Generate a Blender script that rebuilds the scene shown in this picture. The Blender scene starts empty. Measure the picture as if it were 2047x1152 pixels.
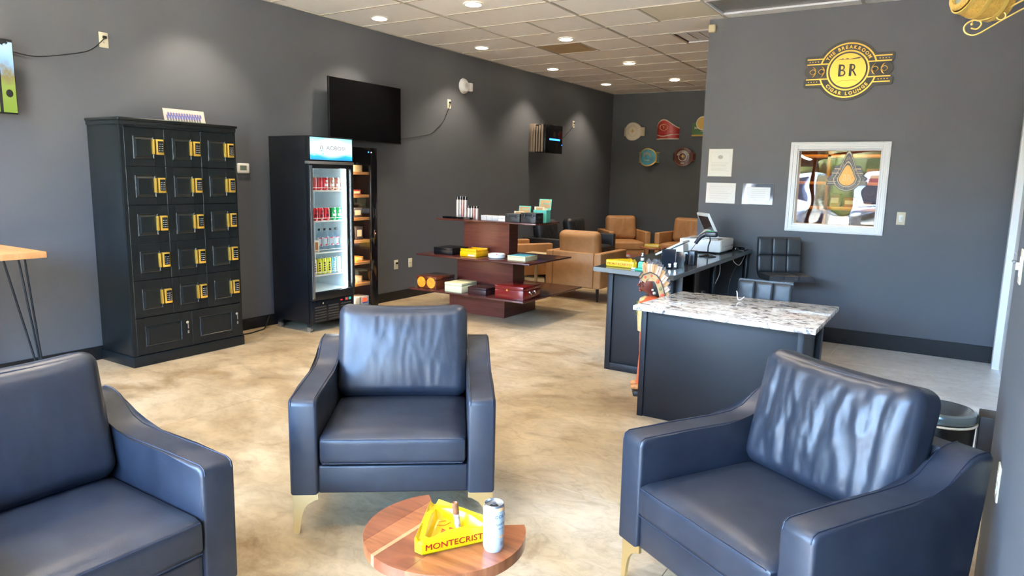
import bpy, bmesh, math, random
from mathutils import Matrix, Vector, noise as mnoise
PI = math.pi
SC = bpy.context.scene
COL = SC.collection
R = math.radians
random.seed(7)

# ------------------------------------------------------------------ camera
def make_camera():
    yaw, pitch, roll = -0.563963395, 0.157802168, 0.0208624428
    f = Vector((math.sin(yaw)*math.cos(pitch), math.cos(yaw)*math.cos(pitch), -math.sin(pitch)))
    rt = Vector((math.cos(yaw), -math.sin(yaw), 0)); up = rt.cross(f)
    r2 = rt*math.cos(roll)+up*math.sin(roll); u2 = -rt*math.sin(roll)+up*math.cos(roll)
    cd = bpy.data.cameras.new('camera'); cam = bpy.data.objects.new('camera', cd); COL.objects.link(cam)
    M = Matrix.Identity(4)
    for i in range(3):
        M[i][0] = r2[i]; M[i][1] = u2[i]; M[i][2] = -f[i]
    M[0][3], M[1][3], M[2][3] = 5.66, 0.0, 1.505
    cam.matrix_world = M
    cd.sensor_width = 36; cd.lens = 36*1385.146/2047; cd.clip_start = 0.02; cd.clip_end = 300
    SC.camera = cam
make_camera()

# ------------------------------------------------------------------ exposure, world, sun
SC.view_settings.view_transform = 'Standard'
SC.view_settings.look = 'None'
SC.view_settings.gamma = 1.0
SC.view_settings.use_curve_mapping = False
SC.view_settings.exposure = EXPO = 0.6
SC.cycles.max_bounces = 8
SC.cycles.diffuse_bounces = 5
SC.cycles.glossy_bounces = 4
SC.cycles.transparent_max_bounces = 12
SC.cycles.transmission_bounces = 4
SC.cycles.sample_clamp_indirect = 12
SC.cycles.caustics_reflective = False
SC.cycles.caustics_refractive = False

SKY_STRENGTH = 4.2
SUN_STRENGTH = 190.0
w = bpy.data.worlds.new('world'); SC.world = w; w.use_nodes = True
nt = w.node_tree; nt.nodes.clear()
sky = nt.nodes.new('ShaderNodeTexSky'); sky.sky_type = 'NISHITA'; sky.sun_disc = False
sky.sun_elevation = R(52); sky.sun_rotation = R(200); sky.air_density = 1.2; sky.dust_density = 1.5
bg = nt.nodes.new('ShaderNodeBackground'); bg.inputs[1].default_value = SKY_STRENGTH
wo = nt.nodes.new('ShaderNodeOutputWorld')
tint = nt.nodes.new('ShaderNodeMix'); tint.data_type = 'RGBA'; tint.blend_type = 'MULTIPLY'; tint.inputs[0].default_value = 1; tint.inputs[7].default_value = (.70, .94, 1.26, 1)
nt.links.new(sky.outputs[0], tint.inputs[6]); nt.links.new(tint.outputs[2], bg.inputs[0]); nt.links.new(bg.outputs[0], wo.inputs[0])

def add_light(name, kind, loc, energy, color=(1, 1, 1), rot=(0, 0, 0), **kw):
    d = bpy.data.lights.new(name, kind); d.energy = energy; d.color = color
    for k, v in kw.items(): setattr(d, k, v)
    o = bpy.data.objects.new(name, d); COL.objects.link(o); o.location = loc; o.rotation_euler = rot
    return o
add_light('sun', 'SUN', (0, -10, 20), SUN_STRENGTH, (1, .94, .85), tuple(Vector((.62, -.28, -.74)).to_track_quat('-Z', 'Y').to_euler()), angle=R(0.6))
# daylight entering through the shop window: a portal guides the sky light in
po = add_light('storefront_portal', 'AREA', (3.0, -1.52, 1.5), 1, rot=(R(90), 0, 0), shape='RECTANGLE', size=5.9, size_y=2.7)
po.data.cycles.is_portal = True

# ------------------------------------------------------------------ materials
MATS = {}
def new_mat(name):
    m = bpy.data.materials.new(name); m.use_nodes = True
    n = m.node_tree; b = n.nodes.get('Principled BSDF')
    return m, n, b
def N(n, t, **kw):
    x = n.nodes.new(t)
    for k, v in kw.items(): setattr(x, k, v)
    return x
def coords(n, scale=(1, 1, 1), kind='Object'):
    tc = N(n, 'ShaderNodeTexCoord'); mp = N(n, 'ShaderNodeMapping'); mp.inputs['Scale'].default_value = scale
    n.links.new(tc.outputs[kind], mp.inputs[0]); return mp.outputs[0]
def noise(n, co, scale, detail=4, rough=.55, dist=0):
    t = N(n, 'ShaderNodeTexNoise'); t.inputs['Scale'].default_value = scale; t.inputs['Detail'].default_value = detail
    t.inputs['Roughness'].default_value = rough; t.inputs['Distortion'].default_value = dist
    n.links.new(co, t.inputs['Vector']); return t.outputs[0]
def ramp(n, fac, stops):
    r = N(n, 'ShaderNodeValToRGB'); cr = r.color_ramp
    while len(cr.elements) < len(stops): cr.elements.new(.5)
    for e, (p, c) in zip(cr.elements, stops):
        e.position = p; e.color = (*c, 1) if len(c) == 3 else c
    n.links.new(fac, r.inputs[0]); return r.outputs[0]
def bump(n, b, h, strength, dist=.002):
    bp = N(n, 'ShaderNodeBump'); bp.inputs['Strength'].default_value = strength; bp.inputs['Distance'].default_value = dist
    n.links.new(h, bp.inputs['Height']); n.links.new(bp.outputs[0], b.inputs['Normal']); return bp
def mat(name, col, rough=.5, metal=0, var=0, vscale=6, bstr=0, bscale=200, emit=0, spec=None, coat=0, stretch=(1, 1, 1)):
    if name in MATS: return MATS[name]
    m, n, b = new_mat(name)
    b.inputs['Base Color'].default_value = (*col, 1); b.inputs['Roughness'].default_value = rough; b.inputs['Metallic'].default_value = metal
    if spec is not None: b.inputs['Specular IOR Level'].default_value = spec
    if coat: b.inputs['Coat Weight'].default_value = coat; b.inputs['Coat Roughness'].default_value = .08
    if var:
        c = noise(n, coords(n, stretch), vscale)
        o = ramp(n, c, [(.3, tuple(x*(1-var) for x in col)), (.7, tuple(min(1, x*(1+var)) for x in col))])
        n.links.new(o, b.inputs['Base Color'])
    if bstr: bump(n, b, noise(n, coords(n), bscale, 2), bstr)
    if emit:
        b.inputs['Emission Color'].default_value = (*col, 1); b.inputs['Emission Strength'].default_value = emit
    MATS[name] = m; return m
def paint(name, col):
    m, n, b = new_mat(name)
    c = coords(n)
    o = ramp(n, noise(n, c, 1.1, 3), [(.3, tuple(x*.93 for x in col)), (.7, tuple(x*1.07 for x in col))])
    n.links.new(o, b.inputs['Base Color']); b.inputs['Roughness'].default_value = .52
    b.inputs['Specular IOR Level'].default_value = .45
    bump(n, b, noise(n, c, 160, 3), .35, .0015)
    MATS[name] = m; return m
def leather(name, dark, light, rough=.42):
    m, n, b = new_mat(name)
    c = coords(n)
    o = ramp(n, noise(n, c, 5, 6, .65), [(.28, dark), (.75, light)])
    n.links.new(o, b.inputs['Base Color'])
    r = N(n, 'ShaderNodeMapRange'); r.inputs[3].default_value = rough-.07; r.inputs[4].default_value = rough+.12
    n.links.new(noise(n, c, 9, 4), r.inputs[0]); n.links.new(r.outputs[0], b.inputs['Roughness'])
    h = N(n, 'ShaderNodeTexVoronoi'); h.inputs['Scale'].default_value = 260; n.links.new(c, h.inputs['Vector'])
    bump(n, b, h.outputs[0], .12, .001)
    b.inputs['Specular IOR Level'].default_value = .55
    MATS[name] = m; return m
def concrete():
    m, n, b = new_mat('polished_concrete')
    c = coords(n); cs = coords(n, (1, 1.5, 1))
    big = noise(n, c, .55, 5, .6, .6); mid = noise(n, cs, 1.7, 9, .72, .9); fine = noise(n, cs, 9, 8, .75, 1.2)
    base = ramp(n, big, [(.36, (.28, .19, .095)), (.5, (.43, .33, .20)), (.64, (.56, .47, .34))])
    st = ramp(n, mid, [(.32, (.55, .43, .28)), (.48, (1, 1, 1)), (.64, (1.2, 1.19, 1.16))])
    fi = ramp(n, fine, [(.3, (.66, .64, .60)), (.52, (1, 1, 1)), (.7, (1.12, 1.12, 1.12))])
    def mul(a, bb, f=1):
        x = N(n, 'ShaderNodeMix', data_type='RGBA', blend_type='MULTIPLY'); x.inputs[0].default_value = f
        n.links.new(a, x.inputs[6]); n.links.new(bb, x.inputs[7]); return x.outputs[2]
    warm = mul(mul(base, st, .85), fi, .8)
    # floor blends from tan to paler grey concrete towards larger x and y
    pale = mul(ramp(n, mid, [(.3, (.68, .67, .64)), (.7, (.86, .86, .84))]), fi, .6)
    sx = N(n, 'ShaderNodeSeparateXYZ'); n.links.new(c, sx.inputs[0])
    ad = N(n, 'ShaderNodeMath', operation='MULTIPLY_ADD'); ad.inputs[1].default_value = .9
    n.links.new(big, ad.inputs[0]); n.links.new(sx.outputs[0], ad.inputs[2])
    mr = N(n, 'ShaderNodeMapRange'); mr.inputs[1].default_value = 4.5; mr.inputs[2].default_value = 5.7
    n.links.new(ad.outputs[0], mr.inputs[0])
    my = N(n, 'ShaderNodeMapRange'); my.inputs[1].default_value = 3.0; my.inputs[2].default_value = 4.2
    n.links.new(sx.outputs[1], my.inputs[0])
    fm = N(n, 'ShaderNodeMath', operation='MULTIPLY'); n.links.new(mr.outputs[0], fm.inputs[0]); n.links.new(my.outputs[0], fm.inputs[1])
    mx = N(n, 'ShaderNodeMix', data_type='RGBA'); n.links.new(fm.outputs[0], mx.inputs[0])
    n.links.new(warm, mx.inputs[6]); n.links.new(pale, mx.inputs[7]); n.links.new(mx.outputs[2], b.inputs['Base Color'])
    rr = N(n, 'ShaderNodeMapRange'); rr.inputs[3].default_value = .26; rr.inputs[4].default_value = .5
    n.links.new(mid, rr.inputs[0]); n.links.new(rr.outputs[0], b.inputs['Roughness'])
    bump(n, b, fine, .12, .002)
    MATS['concrete'] = m; return m
def wood(name, c1, c2, c3, stretch=(1, 9, 9), scale=2.2, rough=.35, coat=.2):
    m, n, b = new_mat(name)
    c = coords(n, stretch)
    o = ramp(n, noise(n, c, scale, 6, .6, 1.2), [(.28, c1), (.5, c2), (.72, c3)])
    n.links.new(o, b.inputs['Base Color']); b.inputs['Roughness'].default_value = rough
    b.inputs['Coat Weight'].default_value = coat; b.inputs['Coat Roughness'].default_value = .15
    MATS[name] = m; return m
def granite():
    m, n, b = new_mat('granite')
    c = coords(n, (1, 1.8, 1))
    a = ramp(n, noise(n, c, 13, 8, .68, 1.4), [(.36, (.04, .035, .04)), (.43, (.34, .30, .28)), (.49, (.78, .76, .72)), (.7, (.86, .85, .82))])
    t = ramp(n, noise(n, c, 4, 5, .6), [(.45, (1, 1, 1)), (.7, (.86, .78, .70))])
    x = N(n, 'ShaderNodeMix', data_type='RGBA', blend_type='MULTIPLY'); x.inputs[0].default_value = .8
    n.links.new(a, x.inputs[6]); n.links.new(t, x.inputs[7]); n.links.new(x.outputs[2], b.inputs['Base Color'])
    b.inputs['Roughness'].default_value = .07
    MATS['granite'] = m; return m
def glass(name, tint=(1, 1, 1), ior=1.5, wob=0, gloss=(1, 1, 1)):
    m = bpy.data.materials.new(name); m.use_nodes = True; n = m.node_tree; n.nodes.clear()
    tr = N(n, 'ShaderNodeBsdfTransparent'); tr.inputs[0].default_value = (*tint, 1)
    gl = N(n, 'ShaderNodeBsdfGlossy'); gl.inputs['Roughness'].default_value = .0; gl.inputs[0].default_value = (*gloss, 1)
    fr = N(n, 'ShaderNodeFresnel'); ge = N(n, 'ShaderNodeNewGeometry'); mr = N(n, 'ShaderNodeMapRange')
    mr.inputs[3].default_value = ior; mr.inputs[4].default_value = 1/ior
    n.links.new(ge.outputs['Backfacing'], mr.inputs[0]); n.links.new(mr.outputs[0], fr.inputs[0])
    mx = N(n, 'ShaderNodeMixShader'); out = N(n, 'ShaderNodeOutputMaterial')
    n.links.new(fr.outputs[0], mx.inputs[0]); n.links.new(tr.outputs[0], mx.inputs[1]); n.links.new(gl.outputs[0], mx.inputs[2]); n.links.new(mx.outputs[0], out.inputs[0])
    if wob:
        bp = N(n, 'ShaderNodeBump'); bp.inputs['Strength'].default_value = 1; bp.inputs['Distance'].default_value = wob
        n.links.new(noise(n, coords(n), 2.2, 1), bp.inputs['Height']); n.links.new(bp.outputs[0], gl.inputs['Normal'])
    MATS[name] = m; return m

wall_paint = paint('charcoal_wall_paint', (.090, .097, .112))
back_shade_paint = paint('shaded_wall_paint', (.058, .060, .066))  # same wall paint, darkened to put the daylight falloff into its colour
ceil_white = mat("ceiling_tile_white", (.93, .90, .84), .9, bstr=.3, bscale=90, var=.02, vscale=3)
ceil_tan = mat('ceiling_tile_stained', (.42, .31, .17), .9, var=.12, vscale=5)
ceil_yel = mat('ceiling_tile_yellowed', (.72, .66, .52), .9)
grid_m = mat('ceiling_grid_metal', (.50, .455, .38), .5)
conc = concrete()
black_trim = mat('black_vinyl', (.007, .008, .010), .4, spec=.35)
black_mel = mat('black_melamine', (.012, .013, .016), .38, bstr=.05, bscale=300)
locker_green = mat('dark_painted_wood', (.006, .0085, .0095), .33, var=.15, vscale=8, spec=.35)
gold = mat('brushed_gold', (.95, .62, .12), .3, .85)
brass = mat('satin_brass', (.72, .56, .27), .33, .9)
chrome = mat('chrome', (.8, .8, .8), .12, 1)
steel = mat('steel', (.5, .5, .5), .3, .9)
black_pl = mat('black_plastic', (.01, .01, .011), .3)
black_gl = mat('black_gloss', (.004, .004, .005), .06)
black_sat = mat('black_satin_metal', (.005, .006, .008), .3, spec=.35)
white_pl = mat('white_plastic', (.82, .82, .80), .4)
ivory = mat('ivory_plastic', (.66, .60, .44), .45)
white_paint = mat('white_trim_paint', (.90, .91, .92), .4)
blue_leather = leather('navy_leather', (.010, .0135, .022), (.024, .030, .044), .37)
tan_leather = leather('tan_leather', (.31, .145, .05), (.45, .225, .09), .5)
black_leather = leather('black_leather', (.008, .008, .010), (.016, .016, .019), .42)
piping = mat('dark_stitching', (.012, .018, .035), .6)
tan_piping = mat('tan_stitching', (.25, .10, .03), .6)
mahog = wood('mahogany_laminate', (.085, .018, .012), (.125, .028, .018), (.17, .042, .026), (1, 1, 14), 2.0, .3)
mahog_top = wood('mahogany_shelf', (.05, .014, .012), (.075, .02, .016), (.10, .028, .02), (1, 10, 1), 2.0, .22)
walnut = wood('walnut', (.14, .038, .012), (.27, .085, .03), (.38, .14, .055), (.9, 6, 1), 3.0, .3, .35)
walnut_d = wood('walnut_dark', (.10, .025, .01), (.18, .05, .02), (.27, .088, .038), (.9, 6, 1), 3.0, .3, .35)
sapw = wood('sapwood', (.36, .16, .065), (.42, .2, .09), (.48, .25, .12), (.9, 6, 1), 3.0, .3, .35)
maple = wood('honey_butcher_block', (.46, .21, .075), (.55, .27, .11), (.62, .33, .15), (1, 7, 1), 3, .45, .05)
cedar = wood('cedar_shelf', (.42, .20, .07), (.55, .28, .11), (.64, .36, .16), (6, 1, 6), 3, .5, 0)
cedar_d = wood('cedar_back', (.34, .17, .08), (.42, .22, .11), (.5, .27, .14), (6, 1, 6), 2, .6, 0)
gran = granite()
gl_clear = glass('clear_glass', (.97, .985, .985))
gl_win = glass('window_glass', (.93, .95, .95), 1.5, .003)
yellow = mat('yellow_ceramic', (.62, .43, .002), .28, coat=.15)
red_ink = mat('red_ink', (.30, .012, .006), .6, spec=.2)
navy_bk = mat('navy_black_laminate', (.0095, .010, .012), .45, bstr=.1, bscale=60, spec=.3)
counter_top = mat('grey_counter_laminate', (.055, .06, .065), .14)
edge_grey = mat('grey_counter_edge', (.16, .18, .185), .3)

# ------------------------------------------------------------------ mesh helpers
class MB:
    def __init__(s): s.bm = bmesh.new()
    def _add(s, b2, M=None, mi=None):
        if M is not None: bmesh.ops.transform(b2, matrix=M, verts=b2.verts)
        if mi is not None:
            for f in b2.faces: f.material_index = mi
        me = bpy.data.meshes.new('t'); b2.to_mesh(me); b2.free(); s.bm.from_mesh(me); bpy.data.meshes.remove(me)
        return s
    def box(s, x0, y0, z0, x1, y1, z1, bev=0, mi=0, M=None, seg=2):
        b = bmesh.new()
        vs = [b.verts.new((x, y, z)) for x in (x0, x1) for y in (y0, y1) for z in (z0, z1)]
        for q in ((0, 1, 3, 2), (4, 6, 7, 5), (0, 4, 5, 1), (2, 3, 7, 6), (0, 2, 6, 4), (1, 5, 7, 3)): b.faces.new([vs[i] for i in q])
        if bev: bmesh.ops.bevel(b, geom=b.edges[:], offset=bev, segments=seg, affect='EDGES', profile=.5)
        bmesh.ops.recalc_face_normals(b, faces=b.faces)
        return s._add(b, M, mi)
    def prism(s, pts, z0, z1, mi=0, M=None, bev=0, seg=2):
        b = bmesh.new()
        lo = [b.verts.new((p[0], p[1], z0)) for p in pts]; hi = [b.verts.new((p[0], p[1], z1)) for p in pts]
        n = len(pts); b.faces.new(lo[::-1]); b.faces.new(hi)
        for i in range(n): b.faces.new((lo[i], lo[(i+1) % n], hi[(i+1) % n], hi[i]))
        if bev:
            es = [e for e in b.edges if not (e.verts[0].co.z != e.verts[1].co.z)]
            bmesh.ops.bevel(b, geom=es, offset=bev, segments=seg, affect='EDGES', profile=.5)
        bmesh.ops.recalc_face_normals(b, faces=b.faces)
        return s._add(b, M, mi)
    def cyl(s, p0, p1, r0, r1=None, seg=16, mi=0, cap=True, M=None):
        r1 = r0 if r1 is None else r1
        p0 = Vector(p0); p1 = Vector(p1); d = p1-p0; L = d.length
        b = bmesh.new()
        bmesh.ops.create_cone(b, cap_ends=cap, segments=seg, radius1=max(r0, 1e-4), radius2=max(r1, 1e-4), depth=L)
        M = (M or Matrix.Identity(4)) @ Matrix.Translation((p0+p1)/2) @ d.to_track_quat('Z', 'Y').to_matrix().to_4x4()
        return s._add(b, M, mi)
    def lathe(s, prof, c=(0, 0, 0), seg=24, mi=0, M=None, sx=1, sy=1):
        b = bmesh.new(); rings = []
        for r, z in prof:
            if r < 1e-5: rings.append([b.verts.new((c[0], c[1], c[2]+z))])
            else: rings.append([b.verts.new((c[0]+sx*r*math.cos(2*PI*i/seg), c[1]+sy*r*math.sin(2*PI*i/seg), c[2]+z)) for i in range(seg)])
        for a, d in zip(rings, rings[1:]):
            for i in range(seg):
                j = (i+1) % seg
                if len(a) == 1 and len(d) == 1: continue
                if len(a) == 1: b.faces.new((a[0], d[i], d[j]))
                elif len(d) == 1: b.faces.new((a[i], a[j], d[0]))
                else: b.faces.new((a[i], a[j], d[j], d[i]))
        bmesh.ops.recalc_face_normals(b, faces=b.faces)
        return s._add(b, M, mi)
    def loft(s, secs, seg=20, mi=0, M=None):
        # secs: (z, cx, cy, rx, ry)
        b = bmesh.new(); rings = []
        for z, cx, cy, rx, ry in secs:
            rings.append([b.verts.new((cx+rx*math.cos(2*PI*i/seg), cy+ry*math.sin(2*PI*i/seg), z)) for i in range(seg)])
        for a, d in zip(rings, rings[1:]):
            for i in range(seg):
                j = (i+1) % seg; b.faces.new((a[i], a[j], d[j], d[i]))
        b.faces.new(rings[0][::-1]); b.faces.new(rings[-1])
        bmesh.ops.recalc_face_normals(b, faces=b.faces)
        return s._add(b, M, mi)
    def tube(s, pts, r, seg=6, mi=0, close=False, M=None):
        b = bmesh.new(); pts = [Vector(p) for p in pts]; n = len(pts); rings = []
        prev = None
        for i, p in enumerate(pts):
            if close: t = pts[(i+1) % n]-pts[i-1]
            else: t = pts[min(i+1, n-1)]-pts[max(i-1, 0)]
            if t.length < 1e-9: t = Vector((0, 0, 1))
            t.normalize()
            if prev is None:
                u = t.orthogonal().normalized()
            else:
                u = prev-t*prev.dot(t)
                u = u.normalized() if u.length > 1e-6 else t.orthogonal().normalized()
            prev = u; v = t.cross(u)
            rr = r[i] if isinstance(r, (list, tuple)) else r
            rings.append([b.verts.new(p+(u*math.cos(2*PI*k/seg)+v*math.sin(2*PI*k/seg))*rr) for k in range(seg)])
        m = n if close else n-1
        for i in range(m):
            a, d = rings[i], rings[(i+1) % n]
            for k in range(seg):
                j = (k+1) % seg; b.faces.new((a[k], a[j], d[j], d[k]))
        if not close: b.faces.new(rings[0][::-1]); b.faces.new(rings[-1])
        bmesh.ops.recalc_face_normals(b, faces=b.faces)
        return s._add(b, M, mi)
    def sphere(s, c, r, mi=0, seg=12, sc=(1, 1, 1), M=None):
        b = bmesh.new(); bmesh.ops.create_uvsphere(b, u_segments=seg, v_segments=max(6, seg*2//3), radius=r)
        T = Matrix.Translation(c) @ Matrix.Diagonal((*sc, 1))
        return s._add(b, (M @ T) if M is not None else T, mi)
    def quad(s, a, b_, c, d, mi=0):
        b = bmesh.new(); b.faces.new([b.verts.new(p) for p in (a, b_, c, d)]); return s._add(b, None, mi)
    def text(s, txt, size, M, ext=.0008, mi=0, bold=0, align='CENTER', xs=1):
        me = text_mesh(txt, size, ext, bold, align)
        b = bmesh.new(); b.from_mesh(me)
        if xs != 1: bmesh.ops.scale(b, vec=(xs, 1, 1), verts=b.verts)
        return s._add(b, M, mi)
    def arctext(s, txt, size, rad, a0, M, ext=.0008, mi=0, bold=0, flip=False, gap=.12, total=None):
        # letters centred on angle a0 (radians, 90 deg = top); flip = reading along the bottom
        ws = []
        for ch in txt:
            if ch == ' ': ws.append(size*.35); continue
            me = text_mesh(ch, size, ext, bold, 'CENTER')
            xs = [v.co.x for v in me.vertices]; ws.append(max(xs)-min(xs))
        if total: gp = (total*rad-sum(ws))/(len(txt)-1)
        else: gp = size*gap
        L = sum(ws)+gp*(len(txt)-1); x = -L/2
        for ch, wd in zip(txt, ws):
            xc = x+wd/2; x += wd+gp
            if ch == ' ': continue
            if not flip:
                a = a0-xc/rad; T = Matrix.Rotation(a, 4, 'Z') @ Matrix.Translation((rad, 0, 0)) @ Matrix.Rotation(-PI/2, 4, 'Z')
            else:
                a = a0+xc/rad; T = Matrix.Rotation(a, 4, 'Z') @ Matrix.Translation((rad, 0, 0)) @ Matrix.Rotation(PI/2, 4, 'Z')
            s.text(ch, size, M @ T @ Matrix.Translation((0, -size*.35, 0)), ext, mi, bold)
        return s
    def ring(s, r0, r1, z0, z1, mi=0, M=None, seg=48, a0=0, a1=2*PI):
        full = abs(a1-a0-2*PI) < 1e-6
        b = bmesh.new(); k = seg+(0 if full else 1); rows = []
        for i in range(k):
            a = a0+(a1-a0)*i/seg; c, sn = math.cos(a), math.sin(a)
            rows.append([b.verts.new((r*c, r*sn, z)) for r, z in ((r0, z0), (r1, z0), (r1, z1), (r0, z1))])
        for i in range(seg):
            A, B = rows[i], rows[(i+1) % k]
            for q in range(4): b.faces.new((A[q], A[(q+1) % 4], B[(q+1) % 4], B[q]))
        if not full: b.faces.new(rows[0]); b.faces.new(rows[-1][::-1])
        bmesh.ops.recalc_face_normals(b, faces=b.faces)
        return s._add(b, M, mi)
    def cushion(s, w, d, h, r=.05, puff=.02, n=14, wr=0, seed=0, mi=0, M=None, side=.0, sag=0):
        # rounded pillow centred on the origin; w along x, d along y, h along z
        b = bmesh.new(); bmesh.ops.create_cube(b, size=2)
        bmesh.ops.subdivide_edges(b, edges=b.edges[:], cuts=n, use_grid_fill=True)
        H = Vector((w/2, d/2, h/2)); rr = min(r, min(H)*.98); I = H-Vector((rr, rr, rr))
        for v in b.verts:
            u = v.co.copy(); p = Vector((u.x*H.x, u.y*H.y, u.z*H.z))
            q = Vector([max(-I[i], min(I[i], p[i])) for i in range(3)])
            dd = p-q
            if dd.length > 1e-9: p = q+dd.normalized()*rr
            e = (1-abs(u.x)**2.5)*(1-abs(u.y)**2.5)
            p.z += math.copysign(1, u.z)*puff*e*abs(u.z)
            g = (1-u.z**2)
            p.x += math.copysign(1, u.x)*side*g*(1-u.y**2)*abs(u.x)
            p.y += math.copysign(1, u.y)*side*g*(1-u.x**2)*abs(u.y)
            if wr and u.z > 0:
                k = mnoise.noise(Vector((u.x*3.2+seed, u.y*.9+u.x*.5, seed*1.7)))
                k2 = mnoise.noise(Vector((u.x*7+seed*3, u.y*1.1-u.x*.8, seed)))
                k3 = mnoise.noise(Vector((u.x*13+u.y*2.5, u.y*1.6, seed+4)))
                p.z += wr*(abs(k)*-1.3+.3-abs(k2)*1.1+.2-abs(k3)*.35)*min(1, (1-abs(u.x))*4)*min(1, (1-abs(u.y))*3)
            if sag: p.y -= sag*(1-u.x**2)*max(0, u.y)
            v.co = p
        return s._add(b, M, mi)
    def build(s, name, mats, parent=None, loc=None, rz=0, smooth=True, label=None, kind=None, angle=35):
        me = bpy.data.meshes.new(name); s.bm.to_mesh(me); s.bm.free()
        if not isinstance(mats, (list, tuple)): mats = [mats]
        for m in mats: me.materials.append(m)
        if smooth:
            me.polygons.foreach_set('use_smooth', [True]*len(me.polygons)); me.set_sharp_from_angle(angle=R(angle))
        o = bpy.data.objects.new(name, me); COL.objects.link(o)
        if parent is not None: o.parent = parent
        if loc is not None: o.location = loc
        if rz: o.rotation_euler = (0, 0, rz)
        if label: o['label'] = label
        if kind: o['kind'] = kind
        return o
_tc = {}
def text_mesh(txt, size, ext, bold, align):
    k = (txt, round(size, 5), ext, bold, align)
    if k in _tc: return _tc[k]
    c = bpy.data.curves.new('t', 'FONT'); c.body = txt; c.size = size; c.extrude = ext; c.align_x = align; c.offset = bold; c.resolution_u = 3
    o = bpy.data.objects.new('t', c); COL.objects.link(o)
    dg = bpy.context.evaluated_depsgraph_get(); me = bpy.data.meshes.new_from_object(o.evaluated_get(dg))
    bpy.data.objects.remove(o); bpy.data.curves.remove(c)
    if align == 'CENTER' and len(txt) == 1 and len(me.vertices):
        xs = [v.co.x for v in me.vertices]; mid = (max(xs)+min(xs))/2
        for v in me.vertices: v.co.x -= mid
    _tc[k] = me; return me
def thing(name, label, cat, loc=(0, 0, 0), rz=0, group=None):
    o = bpy.data.objects.new(name, None); COL.objects.link(o); o.location = loc; o.rotation_euler = (0, 0, rz)
    o.empty_display_size = .05
    return tag(o, label, cat, group)
def tag(o, label, cat, group=None):
    o['label'] = label; o['category'] = cat
    if group: o['group'] = group
    return o
def dup(o, parent=None):
    c = o.copy(); COL.objects.link(c); c.parent = parent
    for ch in list(o.children): dup(ch, c)
    return c
def frame(o, x, y, z): # matrix from 3 axis vectors and origin
    M = Matrix.Identity(4)
    for i in range(3): M[i][0] = x[i]; M[i][1] = y[i]; M[i][2] = z[i]; M[i][3] = o[i]
    return M
def on_front(x, y, z): return frame((x, y, z), (1, 0, 0), (0, 0, 1), (0, -1, 0))   # flat art facing -Y
def on_right(x, y, z): return frame((x, y, z), (0, 1, 0), (0, 0, 1), (1, 0, 0))    # flat art facing +X
def struct(name, mb, m, smooth=False, parent=None, label=None):
    o = mb.build(name, m, parent, smooth=smooth)
    if parent is None: o['kind'] = 'structure'
    if label: o['label'] = label
    return o

# ------------------------------------------------------------------ room shell
CH = 3.10; XP = 3.40; YP = 7.17; YB = 12.40; XR = 6.10; YF = -1.5; XA = 5.85
fl = struct('floor', MB().box(-.3, YF-.1, -.12, XR+.3, YB+.2, -.02), mat('slab_joint', (.30, .24, .16), .9))
xs = [-.1, 1.81, 4.85, XR+.1]; ys = [YF, 2.86, 6.4, 9.6, YB+.1]
for i in range(3):
    for j in range(4):
        g = .0013
        MB().box(xs[i]+g, ys[j]+g, -.06, xs[i+1]-g, ys[j+1]-g, 0, bev=.0012, seg=1).build('concrete_slab', conc, fl, smooth=False)
struct('wall_left', MB().box(-.15, YF-.1, 0, 0, YB+.15, CH+.1), wall_paint)
struct('wall_back', MB().box(0, YB, 0, XP, YB+.15, CH+.1), back_shade_paint)
wm = MB()
WX0, WX1, WZ0, WZ1 = 4.335, 5.055, 1.115, 1.83
for a in ((XP, YP, 0, WX0, YP+.12, CH+.05), (WX1, YP, 0, XR+.1, YP+.12, CH+.05), (WX0, YP, 0, WX1, YP+.12, WZ0), (WX0, YP, WZ1, WX1, YP+.12, CH+.05)): wm.box(*a)
struct('wall_middle', wm, wall_paint)
struct('wall_lounge_side', MB().box(XP, YP+.12, 0, XP+.12, YB, CH+.05), wall_paint)
struct('wall_right', MB().box(XA, YF-.1, 0, XR+.2, 2.1, CH+.1).box(XA+.012, 2.1, 0, XR+.2, 3.02, CH+.1), wall_paint)
struct('wall_side', MB().box(XR, 3.02, 0, XR+.2, 5.75, CH+.1).box(XR, 7.02, 0, XR+.2, YP+.1, CH+.1).box(XR, 5.75, 2.2, XR+.2, 7.02, CH+.1), mat('side_wall_white', (.72, .73, .74), .5))
hum_wall = mat('humidor_room_wall', (.16, .09, .05), .6)
struct('wall_humidor', MB().box(XP+.12, 9.0, 0, XR+.1, 9.12, CH+.1).box(XR, YP+.12, 0, XR+.1, 9.0, CH+.1), hum_wall)
bt = .11
struct('baseboard_left', MB().box(0, YF, 0, .012, YB, bt, bev=.002), black_trim)
struct('baseboard_back', MB().box(.012, YB-.012, 0, XP, YB, bt, bev=.002), black_trim)
struct('baseboard_middle', MB().box(XP, YP-.012, 0, XR, YP, .145, bev=.002), black_trim)
struct('baseboard_lounge_side', MB().box(XP-.012, YP, 0, XP, YB, bt, bev=.002), black_trim)
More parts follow.
